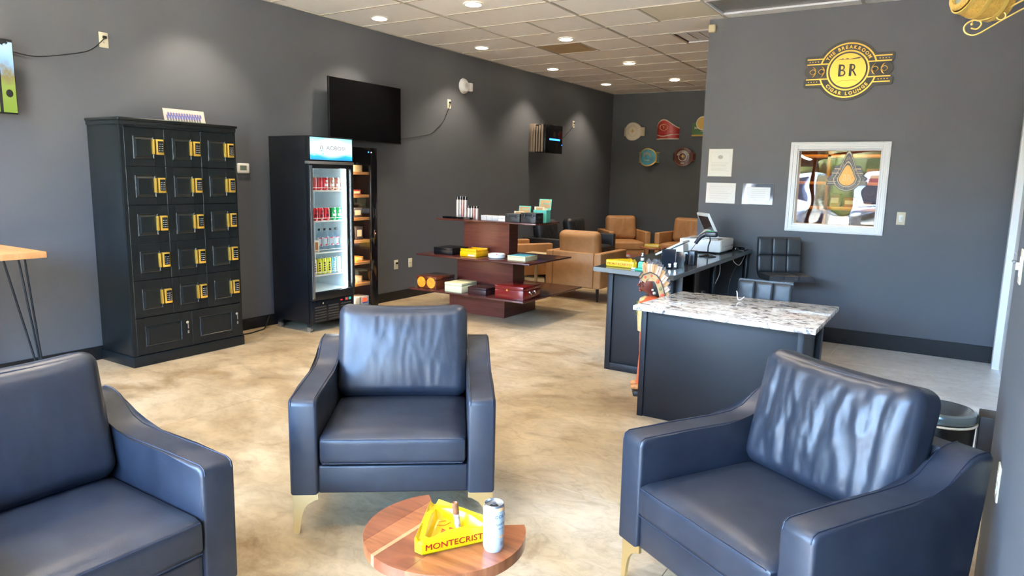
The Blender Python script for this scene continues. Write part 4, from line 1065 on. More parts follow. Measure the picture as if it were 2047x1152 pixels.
# lower shelf
burl = mat('burl_amber', (.80, .28, .02), .25, var=.35, vscale=30, coat=.6)
def amber(t, w_, d_, h_):
    for x in (-.068, .066): MB().cyl((x, -d_/2-.001, h_*.5), (x, -d_/2-.004, h_*.5), .058, seg=28).build('round_inlay', burl, t)
box_item('amber_box', (.86, 6.0, z1), (.27, .33, .135), mat('dark_burl', (.10, .022, .008), .2, var=.5, vscale=18, coat=.5), 'glossy amber burl box with two round inlays on the lowest shelf', extra=amber)
box_item('cream_box', (1.235, 5.96, z1), (.225, .28, .10), mat('cream_wood', (.75, .70, .42), .5), 'cream wooden cigar box on the lowest display shelf')
box_item('dark_box', (1.53, 5.97, z1), (.23, .26, .078), mat('dark_brown_box', (.035, .012, .012), .35), 'low dark brown box between the cream and red boxes')
def redbox(t, w_, d_, h_):
    MB().cyl((-.02, -d_/2-.001, h_*.68), (-.02, -d_/2-.006, h_*.68), .010, seg=14).build('lock_escutcheon', gold, t)
    b = MB()
    for y in (-.05, .05): b.sphere((w_/2+.004, y, h_*.55), .012, seg=8)
    b.tube([(w_/2+.01, -.05, h_*.55), (w_/2+.02, -.04, h_*.4), (w_/2+.02, .04, h_*.4), (w_/2+.01, .05, h_*.55)], .005, 6)
    b.build('side_handle', chrome, t)
box_item('red_humidor', (1.955-.02, 6.0, z1), (.34, .34, .135), mat('cherry_lacquer', (.15, .008, .008), .2, coat=.5), 'glossy dark red humidor with a chrome handle on the lowest shelf', extra=redbox)
# middle shelf
box_item('black_box', (.90, 6.22, z2), (.26, .30, .075), black_sat, 'flat black box at the left end of the middle shelf')
t = thing('ashtray_box', 'bright orange-yellow stepped ashtray on the middle display shelf', 'ashtray', (1.245, 6.19, z2))
am = mat('amber_yellow', (.92, .48, .0), .3, coat=.3)
MB().box(-.11, -.12, 0, .11, .12, .055, bev=.006).build('body', am, t)
b = MB().box(-.105, -.115, .055, .105, -.09, .085, bev=.004).box(-.105, .09, .055, .105, .115, .085, bev=.004).box(-.105, -.09, .055, -.08, .09, .075, bev=.004).box(.08, -.09, .055, .105, .09, .075, bev=.004)
b.build('rim', am, t)
MB().box(-.0, -.1212, .008, .09, -.12, .025).build('sticker', mat('sticker_pink', (.8, .55, .5), .5), t, smooth=False)
t = thing('round_ashtray', 'round white ashtray with red markings on the middle shelf', 'ashtray', (1.535, 6.2, z2))
MB().lathe([(0, 0), (.085, 0), (.095, .01), (.095, .042), (.088, .048), (.075, .046), (.07, .015), (0, .012)], seg=32).build('bowl', mat('glazed_white', (.82, .83, .84), .2), t)
for k in range(4):
    a = k*PI/2+.6; MB().box(-.008, -.008, .040, .008, .008, .050, bev=.002, M=Matrix.Translation((.086*math.cos(a), .086*math.sin(a), 0)) @ Matrix.Rotation(a, 4, 'Z')).build('red_rest', mat('rest_red', (.7, .03, .03), .4), t)
def bk(t, w_, d_, h_): MB().box(-w_/2+.01, -d_/2+.01, h_, w_/2-.01, d_/2-.01, h_+.002).build('cover_print', mat('cover_blue', (.10, .45, .62), .3, var=.4, vscale=12), t, smooth=False)
box_item('cream_blue_box', (1.85, 6.22, z2), (.22, .25, .052), mat('cream_wood', (0, 0, 0)), 'cream box with a blue printed lid on the middle shelf', extra=bk)
# top shelf
acr = glass('acrylic', (.92, .93, .93), 1.55)
tubem = mat('tube_print', (.62, .55, .52), .25, .3, var=.5, vscale=60, stretch=(6, 6, .2))
def tubes(x, y, n, h, lab, grp):
    for k in range(n):
        tt = thing('cigar_tube', ['leftmost', 'second', 'third', 'rightmost'][k]+' '+lab, 'tube', (x+.036*k, y+(.004 if k % 2 else 0), z3), 0, grp)
        MB().lathe([(0, 0), (.0165, .001), (.017, .004), (.017, h*.84)], seg=16).build('body', [tubem, mat('tube_silver', (.68, .68, .66), .2, .7), mat('tube_red', (.45, .22, .2), .25, .5)][k % 3], tt)
        MB().lathe([(.0175, h*.84), (.0175, h-.002), (.016, h), (0, h)], seg=16).build('cap', black_gl, tt)
tubes(.885, 6.36, 4, .245, 'silver cigar tube of the taller black-capped cluster on the display', 'taller cigar tubes')
tubes(1.085, 6.30, 4, .145, 'silver cigar tube of the shorter black-capped cluster on the display', 'shorter cigar tubes')
for k, (x, lab) in enumerate([(.88, 'flat black tray left of the tall tubes'), (1.09, 'flat black tray before the short tubes')]):
    o = MB().box(-.085, -.03, 0, .085, .03, .008, bev=.002).box(-.085, -.03, .008, .085, -.026, .02).box(-.085, .026, .008, .085, .03, .02).box(-.085, -.026, .008, -.081, .026, .02).box(.081, -.026, .008, .085, .026, .02).build('tray', black_gl, None, loc=(x, 6.225, z3)); tag(o, lab, 'tray')
for k in range(3):
    o = MB().box(-.036, -.05, 0, .036, .05, .055, bev=.004).box(-.037, -.051, .040, .037, .051, .0415).build('clear_box', mat('frosted_acrylic', (.55, .55, .55), .15), None, loc=(1.335+.075*k, 6.28, z3)); tag(o, ['leftmost', 'middle', 'rightmost'][k]+' of three pale clear boxes in a row on the top shelf', 'box', 'clear boxes on the top shelf')
for k in range(2):
    o = MB().box(-.05, -.04, 0, .05, .04, .027, bev=.003).build('white_box', mat('white_card', (.78, .78, .76), .5), None, loc=(1.575, 6.27, z3+.028*k)); tag(o, ('lower', 'upper')[k]+' of two small white boxes stacked beside the black cases', 'box')
def case(t, w_, d_, h_):
    for x in (-w_*.28, w_*.28): MB().box(x-.012, -d_/2-.006, h_*.5, x+.012, -d_/2, h_*.95, bev=.002).build('latch', black_pl, t)
    MB().tube([(w_/2, -.03, h_*.6), (w_/2+.02, -.025, h_*.55), (w_/2+.02, .025, h_*.55), (w_/2, .03, h_*.6)], .005, 6).build('handle', black_pl, t)
case_m = mat('matte_black_case', (.02, .021, .024), .4, bstr=.3, bscale=80)
box_item('travel_case', (1.725, 6.27, z3), (.185, .15, .088), case_m, 'left black plastic travel case on the top shelf', 'case', extra=case)
box_item('travel_case', (1.925, 6.27, z3), (.18, .16, .105), case_m, 'right and larger black plastic travel case on the top shelf', 'case', extra=case)
teal = mat('teal_card', (.12, .55, .45), .5); tanc = mat('kraft_card', (.45, .26, .12), .5); crc = mat('cream_card', (.72, .6, .42), .5)
def cardbox(loc, lab, tall):
    t = thing('card_display', lab, 'card display', loc)
    hb = .13 if tall else .075; h = .245 if tall else .165
    MB().box(-.08, -.04, 0, .08, .05, hb, bev=.001).build('carton', teal if tall else crc, t, smooth=False)
    MB().box(-.075, -.003, 0, .075, .0, h-hb, M=Matrix.Translation((.01, .05, hb)) @ Matrix.Rotation(R(-8), 4, 'X')).build('header_card', teal, t, smooth=False)
    pm = Matrix.Translation((.01, .05, hb)) @ Matrix.Rotation(R(-8), 4, 'X')
    b = MB().box(-.066, -.005, .02, .066, -.003, h-hb-.01, mi=0, M=pm).cyl((-.045, -.005, (h-hb)*.6), (-.045, -.007, (h-hb)*.6), .02, seg=16, mi=1)
    b.sphere((-.045, -.006, (h-hb)*.6), .001, mi=1, seg=6)
    b.text('boveda', .034, pm @ on_front(.02, -.006, (h-hb)*.5), .0004, mi=2)
    b.build('card_print', [tanc, wink, teal], t, smooth=False)
    for k in range(3): MB().box(-.07+.01*k, -.035+.018*k, hb-.02, .05+.01*k, -.033+.018*k, hb+.035-.008*k).box(-.05+.01*k, -.0358+.018*k, hb-.0, .03+.01*k, -.035+.018*k, hb+.028-.008*k, mi=1).build('packet', [crc, tanc], t, smooth=False)
cardbox((1.70, 6.42, z3), 'shorter teal and kraft card display behind the left black case', False)
cardbox((1.93, 6.46, z3), 'taller teal card display behind the right black case', True)
cord([(2.0, 6.3, z3+.004), (2.05, 6.28, z3+.003), (2.065, 6.25, z3-.02), (2.06, 6.24, z3-.15)], .002, 'thin black cord hanging off the top display shelf')

# ------------------------------------------------------------------ sales counter
CT = .845
sc_ = thing('sales_counter', 'long dark counter with a glossy grey top, running back to the wall', 'counter', (0, 0, 0))
MB().prism([(3.36, 4.80), (4.035, 4.70), (3.985, 7.14), (3.33, 7.14)], CT-.034, CT-.002).build('worktop', [edge_grey], sc_, smooth=False)
MB().prism([(3.362, 4.802), (4.033, 4.702), (3.983, 7.138), (3.332, 7.138)], CT-.0025, CT).build('worktop_surface', [counter_top], sc_, smooth=False)
MB().box(3.40, 5.0, 0, 3.94, 5.03, CT-.036, bev=.002).build('end_panel', navy_bk, sc_)
MB().box(3.40, 4.984, .0, 3.445, 5.0, CT-.036, bev=.003).box(3.445, 4.984, .0, 3.94, 5.0, .06, bev=.003).box(3.445, 4.984, CT-.075, 3.94, 5.0, CT-.036, bev=.003).box(3.90, 4.984, .06, 3.94, 5.0, CT-.075, bev=.003).build('panel_frame', navy_bk, sc_)
MB().box(3.40, 5.03, 0, 3.43, 7.12, CT-.036, bev=.002).build('customer_panel', navy_bk, sc_)
MB().box(3.43, 5.9, .1, 3.8, 5.93, CT-.036).build('inner_divider', navy_bk, sc_, smooth=False)
for y, m in ((5.06, white_pl), (5.92, black_sat), (7.02, black_sat)):
    MB().box(3.93, y, 0, 3.97, y+.04, CT-.036, bev=.002).build('leg', mat('pale_grey_leg', (.42, .48, .55), .4) if m is white_pl else m, sc_)
ashtray((3.545, 4.97, CT), R(-4), 'yellow triangular ashtray on the front corner of the sales counter', side=.265, hgt=.05)
ashtray((1.80, 10.12, .50), R(10), 'small yellow triangular ashtray on the far round table before the corner chair', side=.24, hgt=.045, text=False)
# green lighter tray, bottle, small things
t = thing('lighter_stand', 'small green stand with a round back at the counter front edge', 'stand', (3.745, 4.83, CT), R(0))
gm_ = mat('green_plastic', (.02, .40, .22), .3)
MB().box(-.045, -.035, 0, .05, .03, .016, bev=.003).build('base', gm_, t)
MB().prism([(-.024, 0), (.024, 0), (.024, .035)]+[(.024*math.cos(a*.26), .035+.016*math.sin(a*.26)) for a in range(1, 12)]+[(-.024, .035)], 0, .006, M=on_front(-.02, .03, .012)).build('back', gm_, t)
o = MB().cyl((0, 0, .008), (.03, .004, .008), .008, seg=12).build('lighter', white_pl, None, loc=(3.66, 4.83, CT)); tag(o, 'tiny white lighter lying by the green stand', 'lighter')
t = thing('torch_bottle', 'small black and clear bottle standing behind the green stand', 'bottle', (3.60, 5.19, CT))
MB().lathe([(0, 0), (.013, 0), (.013, .06), (.012, .062)], seg=16).build('body', black_gl, t)
MB().lathe([(.0135, .03), (.0135, .052), (.0133, .053)], seg=16).build('label_band', white_pl, t)
MB().lathe([(.010, .062), (.011, .085), (.009, .092), (0, .092)], seg=16).build('cap', chrome, t)
t = thing('card_holder', 'upright black acrylic holder with silver lighters at the counter edge', 'holder', (3.86, 5.13, CT))
MB().box(-.075, -.003, 0, .03, .003, .145, M=Matrix.Rotation(R(14), 4, 'Z')).box(.03, .02, 0, .09, .026, .125, M=Matrix.Rotation(R(14), 4, 'Z')).build('back_sheet', mat('navy_acrylic', (.008, .014, .025), .12), t, smooth=False)
MB().box(-.075, -.09, 0, .09, .003, .006, M=Matrix.Rotation(R(14), 4, 'Z')).build('base', black_gl, t, smooth=False)
for k, (x, y) in enumerate([(.05, -.05), (.012, -.065)]):
    MB().box(x-.012, y-.008, .006, x+.012, y+.008, .05-.01*k, bev=.003).build('silver_lighter', chrome, t)
t = thing('pen_box', 'two slim black upright boxes beside the card reader stand', 'box', (3.90, 5.42, CT))
MB().box(-.04, -.03, 0, .0, .03, .105, bev=.003).build('front_box', mat('navy_acrylic', (0, 0, 0)), t)
MB().box(.005, -.03, 0, .055, .05, .115, bev=.003).build('rear_box', mat('dark_grey_plastic', (.02, .025, .035), .3), t)
t = thing('tablet_kiosk', 'white customer tablet on a sloping stand, facing the shop', 'tablet', (3.63, 5.84, CT))
Mk = Matrix.Translation((0, 0, .085)) @ Matrix.Rotation(R(-28), 4, 'Y')
MB().box(-.15, -.09, 0, .12, .09, .018, bev=.004, M=Mk).build('tablet', white_pl, t)
MB().box(-.125, -.075, .018, .10, .075, .0188, M=Mk).build('screen', mat('pale_screen', (.7, .76, .8), .08), t, smooth=False)
MB().prism([(-.02, 0), (.11, 0), (.10, .128), (-.07, .045)], -.07, .07, M=on_front(0, 0, 0)).build('stand', white_pl, t, smooth=False)
# cash drawer, till tablet, scanner
t = thing('cash_drawer', 'wide white cash drawer on the counter near the wall', 'cash drawer', (3.66, 6.66, CT))
MB().box(-.19, -.22, .012, .20, .21, .125, bev=.006).build('case', white_pl, t)
f_ = MB().box(.20, -.21, .022, .206, .20, .118, bev=.003).build('drawer_front', white_pl, t)
MB().box(.2062, -.17, .06, .2068, .14, .063).cyl((.206, .15, .06), (.21, .15, .06), .010, seg=12, mi=1).build('lock', [mat('grey_line', (.4, .42, .45), .5), chrome], f_)
for x in (-.16, .17):
    for y in (-.19, .18): MB().cyl((x, y, 0), (x, y, .013), .012, seg=10).build('foot', black_pl, t)
MB().box(-.10, -.20, .125, .17, -.05, .133, bev=.003).build('top_tray', steel, t)
t = thing('till_tablet', 'white framed till tablet tilted on a stand on the cash drawer', 'tablet', (3.66, 6.70, CT+.126), R(-52))
MB().prism([(-.09, 0), (.10, 0), (.035, .085), (-.02, .075)], -.045, .045, M=on_right(0, 0, 0)).build('stand', white_pl, t, smooth=False)
Mk = Matrix.Translation((0, .03, .055)) @ Matrix.Rotation(R(28), 4, 'X')
MB().box(-.145, -.012, 0, .145, .012, .205, bev=.006, M=Mk).build('tablet', white_pl, t)
MB().box(-.128, -.0128, .016, .128, -.012, .178, M=Mk).build('screen', mat('dim_screen', (.03, .03, .04), .1), t, smooth=False)
t = thing('barcode_scanner', 'black barcode scanner with a green top on its round stand', 'scanner', (3.83, 6.16, CT))
MB().lathe([(0, 0), (.075, 0), (.075, .006), (.03, .02), (.012, .026), (0, .026)], seg=28).build('base', black_pl, t)
MB().tube([(0, 0, .02), (0, .0, .09), (.015, .0, .14), (.01, 0, .18)], .006, 8).build('stem', black_pl, t)
MB().box(-.03, -.035, .175, .075, .035, .225, bev=.012, seg=3).tube([(-.02, 0, .205), (-.07, 0, .175), (-.10, 0, .135), (-.115, 0, .11)], [.022, .02, .017, .018], 10).build('gun', mat('scanner_grey', (.03, .035, .045), .3), t)
MB().box(-.02, -.024, .222, .045, .024, .230, bev=.003).build('green_top', mat('scanner_green', (.02, .35, .10), .3), t)
cord([(3.72, 6.16, CT+.11), (3.69, 6.12, CT+.05), (3.68, 6.10, CT+.02), (3.73, 6.08, CT+.004), (3.82, 6.02, CT+.004)], .0025, 'thin black cable looping from the scanner grip to the counter', name='scanner_cable')
t = thing('tray', 'round-cornered black tray at the wall end of the counter', 'tray', (3.86, 7.0, CT))
MB().box(-.09, -.09, 0, .10, .10, .008, bev=.003).ring(.075, .085, .008, .022, seg=28).build('body', black_gl, t)
for pts, lab in (([(3.93, 6.2, CT-.036), (3.95, 6.15, .70), (3.92, 6.05, .55), (3.93, 5.9, .35), (3.90, 5.85, .2)], 'white cable hanging straight down under the counter'),
                 ([(3.95, 6.55, CT-.04), (3.95, 6.62, .76), (3.96, 6.78, .72), (3.96, 6.95, .79), (3.95, 6.98, CT-.04)], 'white cable looping under the counter by the wall')):
    cord(pts, .0035, lab, white_pl, 'cable')
cord([(3.95, 6.9, CT-.05), (3.93, 6.6, .6), (3.94, 6.55, .40), (3.96, 6.8, .35), (3.98, 7.1, .34)], .003, 'dark cable curving under the counter by the wall', mat('dark_cable', (.06, .06, .07), .5), 'cable')
t = thing('flask', 'steel vacuum flask with a black cap under the counter top', 'flask', (4.05, 5.34, 0))
MB().lathe([(0, .35), (.033, .35), (.034, .36), (.034, .60), (.03, .61)], seg=20).build('body', chrome, t)
MB().lathe([(.025, .61), (.026, .65), (.02, .66), (0, .66)], seg=20).build('cap', black_pl, t)
t2 = thing('storage_shelf_box', 'open cardboard box beside the carved figure behind the granite counter', 'box', (3.93, 4.86, 0))
MB().box(-.09, -.09, 0, .10, .06, .60).build('carton', mat('dull_cardboard', (.28, .25, .18), .7), t2, smooth=False)
MB().prism([(-.10, .60), (.10, .60), (.17, .64), (-.06, .63)], -.09, .09, M=on_front(0, 0, 0)).build('flap', mat('dull_cardboard', (0, 0, 0)), t2, smooth=False)
o = MB().box(-.15, -.12, 0, .17, .14, .35, bev=.004).build('storage_bin', mat('navy_bin', (.03, .05, .16), .5), None, loc=(3.98, 5.36, 0)); tag(o, 'dark blue storage bin standing under the counter, flask on top', 'bin')

# ------------------------------------------------------------------ granite counter
GT = .745
gc = thing('granite_counter', 'black counter with a white speckled granite slab in front of the carved figure', 'counter', (0, 0, 0))
MB().prism([(4.045, 3.955), (5.105, 3.885), (5.105, 4.735), (4.10, 4.69)], GT-.03, GT, bev=.004).build('granite_slab', gran, gc)
MB().box(4.05, 4.10, 0, 5.02, 4.12, GT-.032, bev=.002).build('front_panel', navy_bk, gc)
MB().box(4.05, 4.088, 0, 4.085, 4.10, GT-.032, bev=.002).box(4.985, 4.088, 0, 5.02, 4.10, GT-.032, bev=.002).build('corner_stile', navy_bk, gc)
MB().box(4.05, 4.12, 0, 4.07, 4.62, GT-.032, bev=.002).build('side_panel', navy_bk, gc)
MB().box(5.0, 4.12, 0, 5.02, 4.56, GT-.032, bev=.002).build('side_panel', navy_bk, gc)
MB().box(5.02, 4.50, 0, 5.05, 4.58, GT-.032, bev=.002).build('rear_stile', navy_bk, gc)

cord([(4.500, 4.60, .80), (4.507, 4.595, .785), (4.515, 4.575, .760), (4.53, 4.555, .7495), (4.54, 4.58, .752), (4.552, 4.60, .765)], .0035, 'short curl of white cable on the rear of the granite slab', white_pl, 'cable')

# ------------------------------------------------------------------ bar stools
def stool(loc, rz, label, sh_, flip=False):
    t = thing('bar_stool', label, 'stool', loc, rz, 'black quilted bar stools')
    st_l = leather('stool_leather', (.022, .025, .03), (.04, .045, .052), .36) if 'stool_leather' not in MATS else MATS['stool_leather']
    W_ = .40
    # one bent quilted shell: seat then back; panels are separate cushions
    for i in range(3):
        MB().cushion(W_/3-.002, .30, .05, r=.009, puff=.003, n=6, M=Matrix.Translation((-W_/3+i*W_/3, -.01, sh_))).build('seat_pad', st_l, t, angle=60)
    for j_ in range(2):
        for i in range(3):
            MB().cushion(W_/3-.002, .158, .05, r=.009, puff=.003, n=6, wr=.003, seed=i+j_, M=Matrix.Translation((-W_/3+i*W_/3, .18+.018*j_, sh_+.095+.16*j_)) @ Matrix.Rotation(R(-7), 4, 'X') @ frame((0, 0, 0), (1, 0, 0), (0, 0, 1), (0, -1, 0))).build('back_pad', st_l, t, angle=60)
    b = MB(); Mx = frame((0, 0, 0), (0, 1, 0), (0, 0, 1), (1, 0, 0))
    b.prism([(-.165, sh_-.028), (.11, sh_-.034), (.17, sh_-.005), (.205, sh_+.05), (.235, sh_+.34), (.212, sh_+.345), (.185, sh_+.06), (.15, sh_+.01), (.10, sh_-.012), (-.165, sh_-.01)], -W_/2, W_/2, M=Mx, bev=.005)
    b.build('shell', st_l, t)
    MB().cyl((0, 0, .02), (0, 0, sh_-.20), .028, seg=20).cyl((0, 0, sh_-.20), (0, 0, sh_-.03), .020, seg=20).build('gas_lift', chrome, t)
    MB().lathe([(0, 0), (.20, 0), (.20, .008), (.05, .03), (0, .035)], seg=36).build('base', chrome, t)
    MB().box(-.06, -.06, sh_-.045, .06, .06, sh_-.030).tube([(-.05, -.04, sh_-.045), (-.12, -.06, sh_-.055), (-.16, -.07, sh_-.085)], .005, 6).build('lever', chrome, t)
    b = MB(); b.tube([(.10*math.cos(a*.35), -.03+.12*math.sin(a*.35)-.05, .28) for a in range(-9, 1)], .01, 8)
    b.tube([(.03, 0, .28), (.10, -.05, .28)], .008, 6).build('foot_rest', chrome, t)
    return t
stool((4.41, 6.64, 0), R(32), 'black quilted bar stool against the wall under the framed window', .665)
stool((4.50, 5.16, 0), R(-4), 'black quilted bar stool tucked behind the granite counter, only its back showing', .437)

# ------------------------------------------------------------------ carved figure
fg = thing('carved_figure', 'painted wooden figure in a feathered headdress between the two counters', 'statue', (3.93, 4.56, 0), R(26))
skin = mat('red_brown_paint', (.13, .028, .018), .25, var=.25, vscale=20, coat=.3)
robe = mat('orange_red_paint', (.50, .09, .03), .4, var=.25, vscale=14); beads = mat('cream_beads', (.62, .42, .18), .45, var=.25, vscale=60)
MB().box(-.10, -.09, 0, .08, .09, .04, bev=.01).build('base', mat('base_black', (.02, .015, .012), .5), fg)
MB().loft([(.04, 0, 0, .080, .075), (.15, 0, 0, .073, .07), (.30, .005, 0, .070, .07), (.43, .005, 0, .074, .08), (.54, .005, 0, .074, .09), (.62, .0, 0, .080, .11), (.67, .0, 0, .085, .12), (.70, .01, 0, .062, .09), (.715, .01, 0, .034, .038)], 24).build('body', robe, fg)
MB().loft([(.46, -.042, 0, .042, .05), (.55, -.045, 0, .045, .06), (.64, -.050, 0, .048, .07), (.69, -.040, 0, .038, .055), (.708, -.02, 0, .028, .034)], 16).build('bead_breastplate', beads, fg)
bb = MB()
for k in range(6): bb.box(-.100, -.035, .575+.018*k, -.092, .035, .580+.018*k)
bb.build('bead_rows', mat('bead_green', (.16, .18, .05), .5), fg)
MB().tube([(.01, -.10, .67), (.0, -.12, .56), (-.02, -.10, .46), (-.055, -.04, .44)], [.033, .030, .025, .02], 10).build('arm', robe, fg)
MB().tube([(.01, .10, .67), (.0, .12, .56), (-.02, .10, .46)], [.033, .030, .025], 10).build('arm', robe, fg)
for y in (-.045, .045): MB().sphere((-.075, y, .062), .028, sc=(1.5, .9, .8), seg=12).build('foot', mat('orange_boot', (.55, .22, .06), .4, var=.4, vscale=30), fg)
# head facing -x
hz = .710
hd_ = MB().loft([(hz, .0, 0, .030, .032), (hz+.02, -.004, 0, .034, .035), (hz+.035, -.02, 0, .052, .042), (hz+.055, -.02, 0, .062, .05), (hz+.085, -.018, 0, .064, .056), (hz+.12, -.014, 0, .064, .058), (hz+.15, -.008, 0, .055, .054), (hz+.175, 0, 0, .03, .03)], 20)
hd_.loft([(hz+.064, -.082, 0, .012, .010), (hz+.075, -.092, 0, .013, .011), (hz+.095, -.083, 0, .010, .008), (hz+.115, -.076, 0, .008, .007)], 10)
hd_.sphere((-.078, 0, hz+.036), .013, sc=(1, 1.1, .8), seg=10).sphere((-.066, -.03, hz+.075), .018, sc=(.7, .8, .6), seg=10).sphere((-.066, .03, hz+.075), .018, sc=(.7, .8, .6), seg=10).box(-.082, -.04, hz+.112, -.062, .04, hz+.120, bev=.004)
hd_ = hd_.build('head', skin, fg, angle=60)
fc = MB().sphere((-.079, 0, hz+.0535), .011, sc=(.7, 1.6, .32), seg=10, mi=0).sphere((-.079, 0, hz+.048), .011, sc=(.8, 1.4, .35), seg=10, mi=0)
for y in (-.024, .024): fc.sphere((-.077, y, hz+.100), .007, sc=(.6, 1.3, .6), seg=8, mi=1).sphere((-.0805, y, hz+.100), .0035, sc=(.6, 1, 1), seg=8, mi=2)
fc.build('face_paint', [mat('lip_red', (.5, .08, .06), .3), mat('eye_white', (.7, .65, .6), .3), black_pl], hd_)
hr = MB().loft([(hz+.01, .035, 0, .03, .062), (hz+.06, .03, 0, .045, .066), (hz+.12, .02, 0, .055, .064), (hz+.16, .01, 0, .05, .055)], 16).build('hair', mat('carved_black_hair', (.02, .018, .018), .3), fg)
# headdress: carved band from the brow over the head and down the back, feathers fanning from it
band_m = mat('cream_paint', (.50, .33, .15), .45, var=.2, vscale=30)
hdress = MB().loft([(hz+.112, -.010, 0, .070, .064), (hz+.130, -.006, 0, .072, .066), (hz+.15, 0, 0, .062, .06), (hz+.165, .006, 0, .04, .044)], 20).build('headdress', band_m, fg)
path = [Vector(p) for p in ((-.072, .112), (-.055, .140), (-.022, .155), (.012, .140), (.034, .110), (.050, .070), (.062, .030), (.074, -.012))]
def offs(d):
    out = []
    for i, p in enumerate(path):
        t_ = (path[min(i+1, len(path)-1)]-path[max(i-1, 0)]).normalized(); out.append(p+Vector((-t_.y, t_.x))*d)
    return out
Mxz = frame((0, 0, hz), (1, 0, 0), (0, 0, 1), (0, -1, 0))
for y in (-.066, .066):
    sy = .006
    MB().prism([tuple(p) for p in offs(.016)]+[tuple(p) for p in offs(-.020)[::-1]], -y-sy, -y+sy, M=Mxz).build('side_band', band_m, hdress)
    MB().prism([tuple(p) for p in offs(.023)]+[tuple(p) for p in offs(.015)[::-1]], -y-sy-.003, -y+sy+.003, M=Mxz).build('trim', mat('band_brown', (.10, .07, .05), .4), hdress)
    for q, c_, r_ in ((1, (.55, .12, .04), .010), (2.3, (.55, .12, .04), .009), (3.9, (.60, .09, .04), .014), (5.2, (.22, .22, .10), .012), (6.4, (.60, .09, .04), .016)):
        k_ = int(q); p = path[k_].lerp(path[min(k_+1, 7)], q-k_)
        MB().sphere((p.x, y*1.10, hz+p.y), r_, sc=(1, .22, 1.1), seg=10).build('painted_spot', mat('spot_%d' % int(c_[0]*100+c_[1]*10), c_, .4), hdress)
feath = [mat('feather_cream', (.56, .33, .14), .5, var=.22, vscale=25), mat('feather_white', (.60, .48, .36), .5, var=.15, vscale=25)]
tipm = mat('feather_grey', (.10, .10, .11), .5)
k = 0
for side in (-1, 1):
    for i in range(9):
        q = 1.3+i*.66; k_ = int(q); p = path[k_].lerp(path[min(k_+1, 7)], q-k_)
        a = R(100-8.5*i); L = [.085, .098, .105, .112, .108, .10, .088, .072, .06][i]
        y = side*(.028+.030*min(1, i/3)); dy = side*.009*(i % 2)
        d = Vector((math.cos(a), .10*side, math.sin(a))).normalized()
        base = Vector((p.x, y+dy, hz+p.y))+d*.006
        nrm = Vector((0, 1, 0)); nrm = (nrm-d*nrm.dot(d)).normalized(); wv = d.cross(nrm)
        M = frame(base, wv, d, nrm)
        def outline(l0, l1):
            pts = []
            for q_ in range(9):
                u = l0+(l1-l0)*q_/8; pts.append((.0165*(1-(2*u-1.0)**4*.95)*(1 if u < .8 else max(.05, (1-u)/.2)**.6)+.001, u*L))
            return pts+[(-x, yy) for x, yy in pts[::-1]]
        f_ = MB().prism(outline(.02, .74), -.003, .003, M=M).build('feather', feath[k % 2], hdress, smooth=False)
        MB().prism(outline(.74, 1.0), -.0031, .0031, M=M).build('tip', tipm if i > 0 else feath[0], f_, smooth=False)
        MB().tube([M @ Vector((0, .01, side*.003)), M @ Vector((0, L*.85, side*.0035))], .0014, 5).build('quill', mat('quill_red', (.42, .15, .06), .5), f_)
        k += 1
MB().sphere((.012, -.075, hz+.03), .012, sc=(1, .5, 1), seg=10).sphere((.0, -.073, hz+.052), .009, sc=(1, .5, 1), seg=8).build('earring', mat('earring_silver', (.5, .48, .42), .3, .5), fg)

# ------------------------------------------------------------------ wall sign
SX, SZ = 4.705, 2.535
sg = thing('wall_sign', 'black and gold lounge sign on the wall above the framed window', 'sign', (SX, YP, SZ))
plate_m = mat('sign_black', (.055, .053, .05), .6); gleaf = mat('gold_leaf', (.80, .47, .085), .32, .7)
gleaf.node_tree.nodes['Principled BSDF'].inputs['Emission Color'].default_value = (0, 0, 0, 1)
def banner_outline(rad, x1, zt, zn, lobe):
    # closed outline: circle joined with two-ended banner with a middle lobe
    pts = []
    a0 = math.asin(zt/rad)
    n_ = 26
    for i in range(n_+1):
        a = a0+(PI-2*a0)*i/n_; pts.append((rad*math.cos(a), rad*math.sin(a)))
    rc = .018
    def end(s):
        e = []
        for q in range(4): a = R(90-30*q); e.append((x1-rc+rc*math.cos(a), zt-rc+rc*math.sin(a)))
        e += [(x1, zn+rc), (x1-.012, zn)]
        for q in range(4, -5, -1): a = R(q*18); e.append((lobe-.05+.05*math.cos(a), (zn-.008)*math.sin(a)))
        e += [(x1-.012, -zn), (x1, -zn-rc)]
        for q in range(4): a = R(-30*q); e.append((x1-rc+rc*math.cos(a), -zt+rc+rc*math.sin(a)))
        return e
    right = end(1); left = [(-x, z) for x, z in right]
    lower = [(x, -z) for x, z in pts]
    return pts+left+lower[::-1]+right[::-1]
out = banner_outline(.268, .372, .142, .062, .368)
MB().prism(out, 0, .018, M=on_front(0, 0, 0), bev=.0015).build('plate', plate_m, sg, smooth=False)
FZ = .0182
G = MB(); Mf = on_front(0, 0, 0)
al = math.asin(.113/.242); 
G.ring(.231, .243, FZ, FZ+.004, M=Mf, a0=al-.22, a1=PI-al+.22, seg=44).ring(.231, .243, FZ, FZ+.004, M=Mf, a0=PI+al-.22, a1=2*PI-al+.22, seg=44)
G.ring(.165, .178, FZ, FZ+.004, M=Mf)
